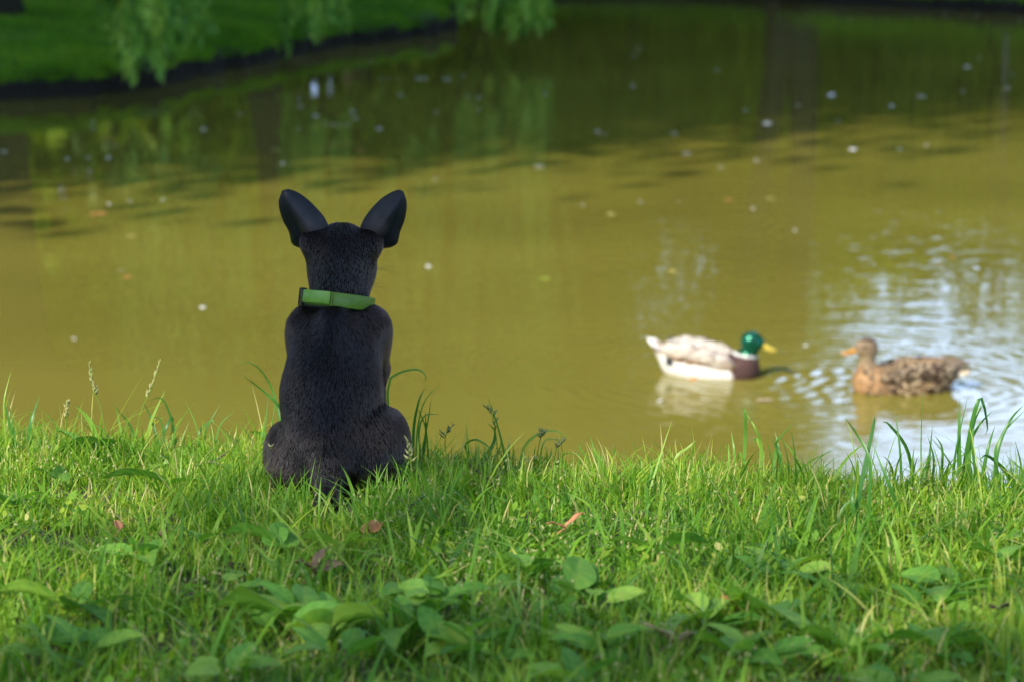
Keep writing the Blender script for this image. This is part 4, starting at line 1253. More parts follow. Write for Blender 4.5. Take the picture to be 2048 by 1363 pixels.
def wing(parent, side, hen):
    lift = rot('Y', 11 if not hen else 5)
    tw = rot('Z', side * 5)
    c = np.array((-0.035, side * 0.058, 0.080 if not hen else 0.066))
    f = lambda P: smin(sd_ell(P, c, (0.140, 0.024, 0.046 if not hen else 0.040), lift @ tw @ rot('X', side * -24)),
                       sd_cone(P, (-0.10, side * 0.045, 0.090 if not hen else 0.076), (-0.205 if hen else -0.155, side * 0.016, 0.128 if not hen else 0.100), 0.020, 0.006), 0.02)
    V, Q = surface_net(f, (-0.23, -0.11, 0.0), (0.12, 0.11, 0.16), 0.005)
    nz_ = vnoise(V[:, 0] * 60, V[:, 2] * 220, V[:, 1] * 60)
    if not hen:
        axis = 0.080 + (V[:, 0] + 0.035) * -0.19        # centre line of the folded wing
        rel = V[:, 2] - axis
        C_ = mix((0.66, 0.60, 0.53), (0.46, 0.39, 0.32), 0.5 + 0.5 * nz_)
        t = ss(-0.004, -0.016, rel) * ss(0.05, 0.0, V[:, 0]) * ss(-0.15, -0.10, V[:, 0])
        C_ = C_ * (1 - t[:, None]) + np.array((0.12, 0.05, 0.015)) * t[:, None]
        t = ss(0.010, 0.020, rel) * ss(-0.12, -0.02, V[:, 0])
        C_ = C_ * (1 - t[:, None]) + np.array((0.30, 0.25, 0.21)) * t[:, None]
        t = ss(0.02, 0.08, V[:, 0])
        C_ = C_ * (1 - t[:, None]) + np.array((0.40, 0.31, 0.23)) * t[:, None]
    else:
        C_ = mix((0.06, 0.04, 0.022), (0.24, 0.17, 0.10), 0.5 + 0.6 * nz_)
        t = ss(-0.07, -0.10, V[:, 0]) * ss(0.06, 0.075, V[:, 2]) * 0.5
        C_ = C_ * (1 - t[:, None]) + np.array((0.30, 0.26, 0.24)) * t[:, None]
    o = mesh_np('wing', V, Q, M['plumage'], parent, attrs={'col': C_})
    Nr = mesh_normals(f, V)
    if hen:
        feather_cards(V, Nr, lambda p: ((0.035, 0.02, 0.012), (0.72, 0.54, 0.34)) if random.random() < 0.8 else ((0.05, 0.03, 0.02), (0.22, 0.14, 0.08)), 110,
                      lambda p: 0.040 if p[0] < 0.0 else 0.030, lambda v: (v[:, 1] * side > 0.03) & (v[:, 2] > 0.045) & (v[:, 0] > -0.15), 'feathers', o)
        for k in range(5):                                # flight feathers
            g = Geo()
            a = Vector((-0.12, side * (0.034 - 0.002 * k), 0.080 + 0.005 * k)); b = Vector((-0.245 + 0.012 * k, side * 0.012, 0.098 + 0.005 * k))
            vs = []
            for i in range(7):
                t = i / 6; p = a.lerp(b, t); hw = 0.011 * math.sin(math.pi * min(1, 0.25 + 0.75 * t)) + 0.001
                vs += [p + Vector((0, 0, hw)), p + Vector((0, side * 0.002, 0)), p - Vector((0, 0, hw))]
            cs = [(0.30, 0.22, 0.14) if j != 1 else (0.09, 0.06, 0.04) for i in range(7) for j in range(3)]
            g.add([tuple(v) for v in vs], [(i * 3 + j, i * 3 + j + 1, i * 3 + j + 4, i * 3 + j + 3) for i in range(6) for j in range(2)], None, np.array(cs))
            g.build('flight_feather', M['plumage'], o)
    else:
        feather_cards(V, Nr, lambda p: ((0.48, 0.41, 0.34), (0.72, 0.67, 0.60)) if p[2] > 0.072 - p[0] * 0.15 else ((0.22, 0.12, 0.05), (0.42, 0.30, 0.2)), 70,
                      lambda p: 0.034, lambda v: (v[:, 1] * side > 0.03) & (v[:, 2] > 0.05) & (v[:, 0] > -0.13), 'feathers', o, lift=0.06)
    return o

def tail(parent, hen):
    for k in range(9):
        u = (k - 4) / 4
        g = Geo()
        if hen: a = Vector((-0.155, u * 0.018, 0.052)); b = Vector((-0.250 + abs(u) * 0.022, u * 0.046, 0.074 - abs(u) * 0.006))
        else: a = Vector((-0.145, u * 0.018, 0.080)); b = Vector((-0.238 + abs(u) * 0.022, u * 0.050, 0.132 - abs(u) * 0.008))
        d = (b - a).normalized(); sd = d.cross(Vector((0, 0, 1))).normalized(); up = sd.cross(d)
        vs, cs = [], []
        for i in range(7):
            t = i / 6; p = a.lerp(b, t) + up * 0.001 * (4 - abs(k - 4)); hw = 0.012 * math.sin(math.pi * min(1, 0.3 + 0.7 * t) * 0.97) + 0.0008
            for s in (-1, 0, 1):
                vs.append(tuple(p + sd * hw * s + up * (0.002 if s == 0 else -0.001)))
                if hen: cs.append((0.62, 0.52, 0.36) if abs(u) > 0.4 and t > 0.35 else ((0.30, 0.2, 0.11) if s else (0.10, 0.06, 0.04)))
                else: cs.append((0.82, 0.81, 0.78) if s else (0.74, 0.72, 0.68))
        q = [(i * 3 + j, i * 3 + j + 1, i * 3 + j + 4, i * 3 + j + 3) for i in range(6) for j in range(2)]
        g.add(vs, q, None, np.array(cs))
        o = g.build('tail_feather', M['plumage'], parent)
        so = o.modifiers.new('Solidify', 'SOLIDIFY'); so.thickness = 0.0012

def make_duck(hen, loc, rz, sc, label):
    root = empty('duck', loc, rz)
    root.scale = (sc, sc, sc)
    f = duck_sdf(hen)
    V, Q = surface_net(f, (-0.25, -0.12, -0.06), (0.24, 0.12, 0.22), 0.0055)
    x, y, z = V.T
    nz_ = vnoise(x * 90, y * 90, z * 90)
    nf = vnoise(x * 50, y * 160, z * 160)
    hx = 0.150 if not hen else 0.135
    hz = 0.143 if not hen else 0.163
    if not hen:
        C_ = mix((0.60, 0.57, 0.52), (0.78, 0.76, 0.71), 0.5 + 0.6 * nf)
        bk = ss(0.075, 0.09, z) * ss(0.11, 0.07, x)
        C_ = C_ * (1 - bk[:, None]) + np.array((0.34, 0.27, 0.22)) * bk[:, None]
        ch = ss(0.080, 0.100, x + 0.35 * (z - 0.04) + 0.006 * nz_)                                  # chestnut breast
        C_ = C_ * (1 - ch[:, None]) + mix((0.055, 0.026, 0.022), (0.085, 0.042, 0.034), 0.5 + 0.5 * nz_) * ch[:, None]
        rump = ss(-0.120, -0.128, x) * ss(-0.160, -0.150, x) * ss(0.040, 0.050, z)
        C_ = C_ * (1 - rump[:, None]) + np.array((0.010, 0.016, 0.022)) * rump[:, None]
        col_z = 0.092 - (x - hx) * 0.12
        ring = ss(-0.0055, -0.003, z - col_z) * (x > 0.08)
        C_ = C_ * (1 - ring[:, None]) + np.array((0.80, 0.80, 0.76)) * ring[:, None]
        hd = ss(0.000, 0.003, z - col_z) * (x > 0.08)
        C_ = C_ * (1 - hd[:, None]) + mix((0.002, 0.085, 0.040), (0.004, 0.12, 0.075), 0.5 + 0.5 * nz_) * hd[:, None]
        head_face = (hd[Q].mean(1) > 0.5).astype(int)
    else:
        C_ = mix((0.07, 0.04, 0.02), (0.34, 0.22, 0.11), 0.5 + 0.8 * nf)
        br = ss(0.05, 0.11, x) * ss(0.13, 0.09, z)
        C_ = C_ * (1 - br[:, None]) + mix((0.17, 0.09, 0.04), (0.44, 0.26, 0.12), 0.5 + 0.8 * nz_) * br[:, None]
        hd = ss(0.085, 0.11, z) * (x > 0.07)
        C_ = C_ * (1 - hd[:, None]) + mix((0.20, 0.14, 0.08), (0.30, 0.22, 0.13), 0.5 + 0.5 * nz_) * hd[:, None]
        crn = ss(hz + 0.016, hz + 0.024, z + 0.1 * (hx - x)) * hd
        C_ = C_ * (1 - crn[:, None]) + np.array((0.085, 0.052, 0.032)) * crn[:, None]
        stripe = np.exp(-((z - hz - 0.006 + (x - hx) * 0.1) / 0.0055) ** 2) * (x > hx - 0.025) * hd * 0.75
        C_ = C_ * (1 - stripe[:, None]) + np.array((0.10, 0.06, 0.04)) * stripe[:, None]
        head_face = np.zeros(len(Q), int)
    body = mesh_np('body', V, Q, [M['plumage'], M['green_head']], root, attrs={'col': C_}, fmat=head_face)
    Nr = mesh_normals(f, V)
    if hen:
        feather_cards(V, Nr, lambda p: ((0.05, 0.025, 0.012), (0.74, 0.54, 0.31)), 170, lambda p: 0.042 if p[0] < 0.06 else 0.022,
                      lambda v: (v[:, 2] > -0.005) & (v[:, 2] < 0.10) & (v[:, 0] > -0.17) & (v[:, 0] < 0.16), 'feathers', body, lift=0.10)
    wing(root, 1, hen); wing(root, -1, hen)
    tail(root, hen)
    bill(root, hx, hz, M['bill_orange'] if hen else M['bill_yellow'], 0.22 if hen else 0.42)
    for s in (-1, 1): ball('eye', (hx + 0.022, s * 0.031, hz + 0.008), 0.0052, M['eye'], root)
    # webbed foot just at the surface
    g = Geo()
    fx, fy = (-0.045, -0.085) if not hen else (-0.03, -0.088)
    P0 = Vector((fx + 0.01, fy + 0.012, 0.012)); 
    tips = [Vector((fx - 0.030, fy - 0.010, -0.006)), Vector((fx - 0.022, fy - 0.030, 0.003)), Vector((fx + 0.004, fy - 0.034, 0.002))]
    for t in tips: tube_geo(g, [P0, P0.lerp(t, 0.6) + Vector((0, 0, 0.003)), t], [0.0045, 0.0035, 0.0018], 6)
    g.add([tuple(P0), tuple(tips[0]), tuple(tips[1]), tuple(tips[2])], None, [(0, 1, 2), (0, 2, 3)])
    g.build('foot', M['foot'], root)
    if not hen:
        g = Geo()                                                     # curled black rump feathers
        for s in (-1, 1):
            tube_geo(g, spline([(-0.125, s * 0.010, 0.100), (-0.15, s * 0.012, 0.122), (-0.150, s * 0.013, 0.140), (-0.135, s * 0.014, 0.142)], 10), [0.004 - 0.0003 * i for i in range(10)], 6, c=(0.03, 0.03, 0.03))
        g.build('curled_feathers', M['plumage'], root)
    tag(root, label, 'duck')
    return root
make_duck(False, (DRAKE.x + 0.015, DRAKE.y + 0.04, -0.010), math.radians(-14), 1.05, 'male mallard duck with glossy green head and white flanks swimming right')
make_duck(True, (HEN.x + 0.005, HEN.y + 0.02, 0.0), math.radians(180 + 6), 1.04, 'mottled brown female duck swimming left towards the green-headed one')

# ------------------------------------------------------------------ things floating on the pond
def petal_mesh():
    g = Geo(); V = [(0, 0, 0.0015)]; n = 10
    for k in range(n):
        a = 2 * math.pi * k / n
        r = 1 - 0.22 * (k == 0) + 0.1 * math.sin(2 * a + 0.5)
        V.append((0.5 * r * math.cos(a), 0.38 * r * math.sin(a), 0.08 + 0.06 * math.sin(3 * a)))
    g.add(V, None, [(0, 1 + k, 1 + (k + 1) % n) for k in range(n)])
    return g
pm = petal_mesh().build('petal', M['petal'])
so = pm.modifiers.new('Solidify', 'SOLIDIFY'); so.thickness = 0.05
PET = [(14, 172), (44, 169), (140, 154), (198, 144), (8, 304), (134, 318), (407, 258), (480, 228), (599, 213), (598, 257), (631, 232), (705, 223), (710, 237), (758, 258), (761, 157), (779, 159),
       (799, 159), (836, 157), (850, 157), (893, 159), (926, 151), (802, 190), (936, 194), (957, 196), (872, 224), (958, 219), (871, 358), (565, 327), (217, 316), (752, 70), (720, 80), (587, 94), (432, 112), (418, 145),
       (342, 131), (176, 315), (1276, 98), (1267, 112), (1266, 172), (1435, 140), (1491, 220), (1534, 247), (1663, 190), (1843, 193), (1783, 212), (1707, 299), (1348, 266), (1373, 307), (1079, 332), (1441, 334), (1513, 321),
       (1281, 403), (1358, 403), (1506, 417), (1934, 134), (2024, 147), (2017, 176), (1925, 183), (1889, 32), (1953, 32), (2041, 40), (1959, 116), (1594, 210), (1091, 188), (1195, 263), (1799, 298), (1675, 242), (857, 533),
       (405, 615), (148, 677), (243, 540), (1590, 461), (1611, 690), (1166, 410), (1320, 800), (650, 246), (665, 249), (680, 250), (695, 249), (325, 400), (260, 402), (218, 408), (1852, 290), (1700, 40), (1835, 33)]
BIG = {(1281, 403), (1707, 299), (1663, 190), (1348, 266), (1534, 247), (1491, 220), (631, 232), (407, 258), (802, 190), (850, 157), (893, 159), (1934, 134), (1276, 98), (1266, 172), (1079, 332), (1373, 307), (1843, 193), (857, 533), (405, 615)}
for i, (px, py) in enumerate(PET):
    o = pm if i == 0 else pm.copy()
    if i: COL.objects.link(o)
    p = on_water(px, py, 0.002)
    s = (0.054 if (px, py) in BIG else 0.034) * (1 + 0.018 * p.y) * random.uniform(0.9, 1.15)
    if py > 380: s *= 0.62
    o.location = p; o.scale = (s, s, s * 0.5); o.rotation_euler = (random.gauss(0, .15), random.gauss(0, .15), random.uniform(0, 6))
    tag(o, 'tiny white petal floating on the pond', 'petal', 'white petals scattered on the water')

def leaf_shape(L, W, fold=0.25, curl=0.2, wave=0.0, n=9, m=3, tipw=1.0, bulge=0.42):
    """blade of a leaf along +X, base at origin, lies in XY; returns verts, quads, and distance from midrib"""
    V, A = [], []
    for i in range(n):
        t = i / (n - 1)
        w_ = W * 0.5 * (math.sin(math.pi * t ** (0.75 if bulge < 0.5 else 1.2)) ** 0.8) * (1 - 0.15 * t * tipw) + 0.0004
        z0 = L * curl * (t - t * t * 1.5)
        for j in range(-m, m + 1):
            u = j / m
            V.append((L * t, w_ * u, z0 + abs(u) * w_ * fold + wave * L * math.sin(t * 9 + (1.2 if u > 0 else 0)) * u * u - (0.035 * W if j == 0 else 0)))
            A.append(abs(u))
    k = 2 * m + 1
    Q = [(i * k + j, (i + 1) * k + j, (i + 1) * k + j + 1, i * k + j + 1) for i in range(n - 1) for j in range(k - 1)]
    return V, Q, A

FL = [(200, 427, 0.11, 'orange', 'orange leaf floating on the pond left of the dog'), (1090, 557, 0.050, 'lime', 'small lime-green leaf floating on the pond right of the dog'),
      (1532, 799, 0.075, 'tan', 'pale tan leaf floating on the pond between the ducks'), (255, 553, 0.045, 'orange', 'small orange leaf floating beside a white petal at the left'),
      (262, 472, 0.045, 'yellow', 'small yellow leaf floating below the orange leaf'), (230, 292, 0.08, 'tan', 'tan leaf floating in the tree shade at the left'),
      (553, 300, 0.08, 'yellow', 'yellow leaf floating in the tree shade above the dog'), (720, 300, 0.08, 'orange', 'brownish orange leaf floating in the tree shade above the right ear'),
      (740, 122, 0.14, 'tan', 'tan leaf floating near the left bank'), (1205, 269, 0.09, 'tan', 'tan leaf floating in the middle of the pond'), (1542, 397, 0.055, 'yellow', 'pale yellow leaf floating above the ducks'),
      (1222, 428, 0.050, 'yellow', 'pale yellow leaf floating beside the faint sky reflection'), (1345, 542, 0.045, 'yellow', 'pale yellow leaf floating above the drake'), (1458, 400, 0.05, 'orange', 'narrow orange leaf floating near the pale yellow leaf'),
      (2005, 178, 0.07, 'yellow', 'yellow leaf floating at the far right'), (1882, 527, 0.04, 'tan', 'small tan leaf floating above the female duck'), (1905, 514, 0.03, 'orange', 'tiny orange leaf floating above the female duck')]
FC = {'orange': ((0.60, 0.26, 0.06), (0.72, 0.36, 0.12)), 'lime': ((0.35, 0.50, 0.03), (0.5, 0.62, 0.06)), 'tan': ((0.42, 0.30, 0.16), (0.55, 0.42, 0.25)), 'yellow': ((0.62, 0.55, 0.14), (0.75, 0.70, 0.25))}
FM = {k: noisy('leaf_' + k, *v, 80, 0.5, 0.3, dist=0.002) for k, v in FC.items()}
for px, py, L, c, lb in FL:
    p = on_water(px, py, 0.004)
    V, Q, A = leaf_shape(L, L * 0.5, 0.12, 0.10, 0.02)
    V = np.array(V) - np.array([L / 2, 0, 0])
    o = mesh_np('floating_leaf', V, np.array(Q), FM[c])
    so = o.modifiers.new('Solidify', 'SOLIDIFY'); so.thickness = 0.001
    o.location = p; o.rotation_euler = (0, 0, random.uniform(-0.5, 0.5))
    tag(o, lb, 'leaf', 'leaves floating on the pond')

# ------------------------------------------------------------------ weeds, dead leaves, twigs on the near bank
def place_leaf(parent, base, tip, W, mat, tint, roll=0.0, fold=0.25, curl=0.25, wave=0.015, name='leaf', root=None):
    base, tip = Vector(base), Vector(tip)
    d = tip - base; L = d.length
    V, Q, A = leaf_shape(L, W, fold, curl, wave, n=11, m=3)
    x = d.normalized(); y = Vector((0, 0, 1)).cross(x).normalized(); z = x.cross(y)
    Rm = Matrix.Rotation(roll, 3, x)
    y, z = Rm @ y, Rm @ z
    VV = [base + x * v[0] + y * v[1] + z * v[2] for v in V]
    off = Vector(parent.location) if parent else base
    A = np.array(A)
    B = np.repeat(np.arange(11), 7) / 10.0
    at = np.clip(tint + 0.18 * (A < 0.01) + 0.12 * np.cos((B - 0.35 * A) * 38) * (A > 0.01) * (A < 0.9) + random.gauss(0, 0.05), 0, 1)
    VV = [tuple(v - off) for v in VV]
    n0 = len(VV); Q = list(Q)
    if root is not None:                                # leaf stalk as a narrow strip
        pts = spline([Vector(root) - off, (Vector(root) - off).lerp(base - off, 0.6) + Vector((0, 0, 0.006)), base - off + x * 0.003], 5)
        g = Geo(); tube_geo(g, pts, 0.0011, 5)
        sv = np.concatenate(g.v)
        VV = np.concatenate([np.array(VV), sv]); at = np.concatenate([at, np.full(len(sv), min(1, tint + 0.2))])
        o = mesh_np(name, VV, [np.array(Q), np.concatenate(g.q) + n0, np.concatenate(g.t) + n0], mat, parent, attrs={'tint': at})
    else: o = mesh_np(name, VV, np.array(Q), mat, parent, attrs={'tint': at})
    if not parent: o.location = off
    return o

def weed(px, py, leaves, label, z_up=0.02):
    """leaves: (px,py) base -> tip, in photo pixels at the plant's own depth, with width (m), tint, roll and depth offset"""
    b = bank_pt(px, py)
    root = empty('broadleaf_weed', b)
    for (bx, by_, tx, ty, W, tint, roll, dd) in leaves:
        p = at_depth(bx, by_, b.y + 0.0); q = at_depth(tx, ty, b.y + dd)
        gzv = float(bank_z(p.x, p.y)); p.z = max(p.z, gzv + 0.020); q.z = max(q.z, float(bank_z(q.x, q.y)) + 0.030)
        q = p + (q - p) * 1.3
        q.z = max(q.z, float(bank_z(q.x, q.y)) + 0.026)
        place_leaf(root, p, q, W * 1.3, M['herb'], tint, roll, root=b)
    if py > 1140:
        for k in range(3):
            a = random.uniform(0, 6.28); L = random.uniform(0.028, 0.05)
            p = b + Vector((math.cos(a) * 0.012, math.sin(a) * 0.012, random.uniform(0.012, 0.022)))
            q = p + Vector((math.cos(a) * L, math.sin(a) * L, random.uniform(0.004, 0.026)))
            place_leaf(root, p, q, L * random.uniform(0.4, 0.6), M['herb'], random.uniform(0.35, 0.8), random.gauss(0, 0.4), root=b)
    return tag(root, label, 'weed', 'broad-leaved weeds in the grass')

weed(185, 935, [(205, 915, 145, 888, 0.040, 0.30, 0.7, -0.01), (190, 912, 222, 882, 0.030, 0.35, -0.6, 0.0), (195, 905, 172, 830, 0.028, 0.85, 0.9, 0.01), (175, 920, 130, 862, 0.02, 0.6, 0.3, 0.03)], 'broad-leaved weed with a curled pale leaf standing up at the left of the bank')
weed(345, 1000, [(345, 1010, 240, 963, 0.030, 0.55, 0.5, 0.02), (345, 1005, 395, 985, 0.020, 0.5, -0.3, -0.01)], 'weed with one long pointed leaf left of the dog')
weed(25, 1045, [(30, 1030, -15, 985, 0.040, 0.45, 0.5, 0.02), (28, 1030, 70, 985, 0.022, 0.4, -0.4, 0.02)], 'dark broad-leaved weed at the left edge of the photo')
weed(110, 990, [(115, 985, 128, 955, 0.020, 0.6, 0.8, 0.02), (112, 985, 80, 970, 0.016, 0.5, 0.5, 0.02)], 'tiny weed with a single upright leaf near the left edge')
weed(500, 915, [(548, 905, 515, 868, 0.026, 0.55, 0.9, 0.0), (548, 910, 562, 885, 0.018, 0.6, -0.5, 0)], 'weed with a round leaf beside the dog left hip')
weed(540, 1130, [(560, 1110, 480, 1080, 0.034, 0.5, 0.7, 0.03), (555, 1100, 575, 1055, 0.030, 0.55, 0.6, 0.03), (560, 1105, 545, 1060, 0.024, 0.5, -0.4, 0.02)], 'blue-green weed in the light below the dog')
weed(680, 1130, [(680, 1120, 620, 1085, 0.026, 0.75, 0.6, 0.02), (685, 1115, 710, 1075, 0.030, 0.85, -0.6, 0.01), (690, 1120, 745, 1095, 0.020, 0.8, -0.3, 0.0)], 'pale green weed below the dog tail')
weed(290, 1150, [(285, 1140, 270, 1105, 0.028, 0.2, 0.9, 0.02), (290, 1140, 310, 1110, 0.022, 0.3, -0.8, 0.0), (290, 1150, 300, 1175, 0.022, 0.6, 0.2, -0.05)], 'small dark olive weed at the edge of the shade on the left')
weed(400, 1120, [(400, 1120, 380, 1085, 0.026, 0.6, 0.5, 0.02), (402, 1120, 430, 1100, 0.020, 0.5, -0.4, 0.0)], 'small pale weed left of the blue-green weed')
weed(150, 1255, [(130, 1250, 35, 1215, 0.030, 0.8, 0.8, 0.03), (130, 1255, 205, 1290, 0.030, 0.35, -0.4, -0.06)], 'light green arched leaf low at the left')
weed(560, 1290, [(585, 1290, 475, 1240, 0.046, 0.72, 0.55, 0.04), (590, 1280, 500, 1210, 0.042, 0.76, 0.4, 0.08), (600, 1290, 640, 1320, 0.026, 0.6, -0.3, -0.06)], 'large pale leaves overlapping at the lower left')
weed(660, 1290, [(665, 1290, 600, 1300, 0.026, 0.95, 0.9, -0.02), (665, 1285, 745, 1255, 0.030, 0.98, -0.9, 0.0), (670, 1280, 655, 1230, 0.030, 0.75, 0.3, 0.04), (690, 1280, 750, 1230, 0.034, 0.7, -0.4, 0.04)], 'yellow-green weed right of the large pale leaves')
weed(820, 1300, [(820, 1280, 790, 1225, 0.034, 0.15, 0.9, 0.02), (822, 1280, 862, 1235, 0.034, 0.1, -0.9, 0.02), (820, 1300, 790, 1330, 0.028, 0.6, 0.4, -0.06), (830, 1300, 880, 1290, 0.02, 0.5, -0.4, -0.02)], 'weed with two dark leaves at the bottom centre left')
weed(1045, 1185, [(1060, 1180, 1005, 1155, 0.026, 0.55, 0.6, 0.02), (1060, 1172, 1035, 1120, 0.024, 0.6, 0.3, 0.04), (1065, 1180, 1105, 1160, 0.026, 0.25, -0.7, 0.0)], 'weed with small leaves right of the tail')
weed(1155, 1240, [(1150, 1180, 1160, 1120, 0.028, 0.6, 0.4, 0.04), (1150, 1235, 1145, 1180, 0.034, 0.8, 0.3, 0.03), (1155, 1235, 1190, 1180, 0.02, 0.7, -0.5, 0.03)], 'weed with one round leaf above a pale upright leaf, centre right')
weed(1300, 1140, [(1310, 1135, 1240, 1110, 0.022, 0.7, 0.5, 0.02), (1310, 1135, 1385, 1095, 0.030, 0.2, -0.7, 0.03)], 'weed with a long pale leaf right of the round leaf')
weed(960, 1345, [(960, 1340, 900, 1290, 0.034, 0.45, 0.6, 0.04), (965, 1340, 1010, 1290, 0.030, 0.5, -0.5, 0.04), (960, 1345, 900, 1345, 0.028, 0.4, 0.3, -0.02)], 'weed at the bottom edge in the middle')
weed(1410, 1280, [(1415, 1265, 1365, 1215, 0.036, 0.55, 0.5, 0.04), (1420, 1270, 1470, 1220, 0.036, 0.6, -0.4, 0.05), (1415, 1285, 1350, 1310, 0.03, 0.5, 0.3, -0.05)], 'green weed left of the long glossy leaf, lower right')
weed(1560, 1280, [(1500, 1210, 1600, 1270, 0.036, 0.62, -0.4, -0.06), (1545, 1270, 1480, 1205, 0.036, 0.6, 0.5, 0.06), (1560, 1275, 1615, 1225, 0.03, 0.5, -0.3, 0.04)], 'weed with a long glossy leaf at the lower right')
weed(1460, 1355, [(1470, 1355, 1410, 1320, 0.040, 0.62, 0.5, 0.03), (1470, 1350, 1500, 1300, 0.040, 0.65, -0.3, 0.04)], 'round-leaved weed at the bottom edge right of centre')
weed(1690, 1350, [(1700, 1335, 1625, 1290, 0.042, 0.6, 0.5, 0.03), (1700, 1330, 1745, 1290, 0.036, 0.65, -0.5, 0.03), (1700, 1345, 1760, 1345, 0.03, 0.55, -0.2, -0.02)], 'wide leaf weed at the bottom edge, lower right')
weed(1870, 1250, [(1875, 1245, 1850, 1180, 0.040, 0.55, 0.4, 0.04), (1878, 1245, 1900, 1170, 0.026, 0.6, -0.4, 0.05), (1880, 1250, 1940, 1235, 0.026, 0.45, -0.3, 0.0)], 'upright oval-leaved weed at the right')
weed(1860, 1345, [(1880, 1340, 1800, 1320, 0.044, 0.45, 0.4, 0.02), (1880, 1335, 1900, 1280, 0.036, 0.5, -0.4, 0.05), (1885, 1340, 1960, 1320, 0.03, 0.45, -0.4, 0.0)], 'dark broad weed at the bottom right')
weed(1570, 1180, [(1570, 1175, 1540, 1140, 0.030, 0.5, 0.5, 0.03), (1575, 1175, 1630, 1150, 0.026, 0.55, -0.4, 0.02)], 'small weed half hidden in grass at the right')
weed(2000, 1160, [(2000, 1155, 1960, 1120, 0.026, 0.5, 0.5, 0.03), (2005, 1155, 2040, 1110, 0.026, 0.55, -0.4, 0.03)], 'small weed near the right edge of the photo')
weed(1225, 1345, [(1230, 1340, 1180, 1310, 0.03, 0.6, 0.5, 0.03), (1232, 1340, 1270, 1300, 0.028, 0.55, -0.4, 0.03)], 'small weed at the bottom edge below the round leaf')

for k in range(18):                                    # more of them in the shaded foreground
    for _ in range(30):
        x, y = random.uniform(-0.5, 0.55), random.uniform(1.62, 2.05)
        if abs(x) < 0.25 * y: break
    b = Vector((x, y, float(bank_z(x, y))))
    root = empty('broadleaf_weed', b)
    for j in range(random.randint(4, 6)):
        a = j * 1.3 + random.uniform(-0.4, 0.4); L = random.uniform(0.028, 0.048)
        p = b + Vector((math.cos(a) * 0.010, math.sin(a) * 0.010, random.uniform(0.014, 0.03)))
        q = p + Vector((math.cos(a) * L, math.sin(a) * L, random.uniform(0.0, 0.024)))
        place_leaf(root, p, q, L * random.uniform(0.5, 0.7), M['herb'], random.uniform(0.3, 0.85), random.gauss(0, 0.35), fold=0.15, root=b)
    tag(root, 'small round-leaved weed half buried in the shaded foreground grass', 'weed', 'small round-leaved weeds in the foreground')

def dead_leaf(px, py, L, label, parts, mat=None, up=0.02):
    b = bank_pt(px, py); b.z += up
    g = Geo()
    for (az, el, l, wd, roll) in parts:
        V, Q, A = leaf_shape(L * l * 0.62, L * wd * 0.7, 0.45, 0.35, 0.05, n=9, m=3)
        Rm = Matrix.Rotation(az, 3, 'Z') @ Matrix.Rotation(-el, 3, 'Y') @ Matrix.Rotation(roll, 3, 'X')
        g.add([tuple(Rm @ Vector(v)) for v in V], Q)
    tube_geo(g, [(0, 0, 0), (-L * 0.15, 0.004, -0.006), (-L * 0.3, 0.0, -0.018)], 0.0011, 5)
    o = g.build('dead_leaf', mat or M['dead'])
    so = o.modifiers.new('Solidify', 'SOLIDIFY'); so.thickness = 0.0006
    o.location = b
    return tag(o, label, 'dead leaf', 'dead leaves in the grass')
dead_leaf(632, 1185, 0.062, 'curled brown dead leaf with several lobes, in the shade below the dog', [(2.6, 0.5, 0.7, 0.36, 0.6), (1.2, 0.8, 0.9, 0.42, -0.5), (0.2, 0.4, 0.8, 0.36, 0.4)])
dead_leaf(455, 925, 0.050, 'brown dead leaf lying just left of the dog', [(0.7, 0.5, 1.0, 0.5, 0.7)])
dead_leaf(232, 868, 0.040, 'small brown dead leaf behind the curled pale leaf at the left', [(0.4, 0.4, 1.0, 0.5, 0.8)])
M['rust'] = noisy('rust', (0.26, 0.09, 0.03), (0.48, 0.22, 0.10), 70, 0.6, 0.4, dist=0.002)
dead_leaf(740, 1098, 0.030, 'round rust-coloured dead leaf in the sunlit grass below the tail', [(0.5, 0.6, 1.0, 0.8, 0.6), (2.6, 0.5, 0.7, 0.7, -0.6)], M['rust'])
dead_leaf(240, 1096, 0.024, 'small orange dead leaf in the sunlit grass at the left', [(2.0, 0.7, 1.0, 0.6, 0.2)], M['rust'])
dead_leaf(562, 1000, 0.022, 'small red-brown dead leaf in the grass left of the tail', [(1.2, 0.5, 1.0, 0.6, 0.9)], M['rust'])
dead_leaf(320, 1105, 0.020, 'tiny brown dead leaf beside the dark olive weed', [(0.2, 0.5, 1.0, 0.6, 0.5)])
dead_leaf(1475, 1262, 0.040, 'red-brown dead leaf between the weeds at the lower right', [(2.2, 0.4, 1.0, 0.4, 0.5)], M['rust'])
dead_leaf(1130, 1110, 0.050, 'tan arched dead blade over the round leaf, centre right', [(0.2, 0.8, 0.9, 0.16, 0.3), (3.0, 0.4, 0.7, 0.14, 0.3)], M['rust'], up=0.03)
dead_leaf(1350, 1330, 0.075, 'pale withered leaf at the bottom right of centre', [(2.7, 0.3, 1.0, 0.45, 0.5), (0.2, 0.25, 0.8, 0.4, -0.4)], FM['tan'])
dead_leaf(1995, 1265, 0.030, 'dark crumpled dead leaf near the lower right corner', [(2.7, 0.3, 1.0, 0.6, 0.5), (0.6, 0.4, 0.8, 0.6, -0.6)], M['twig'])

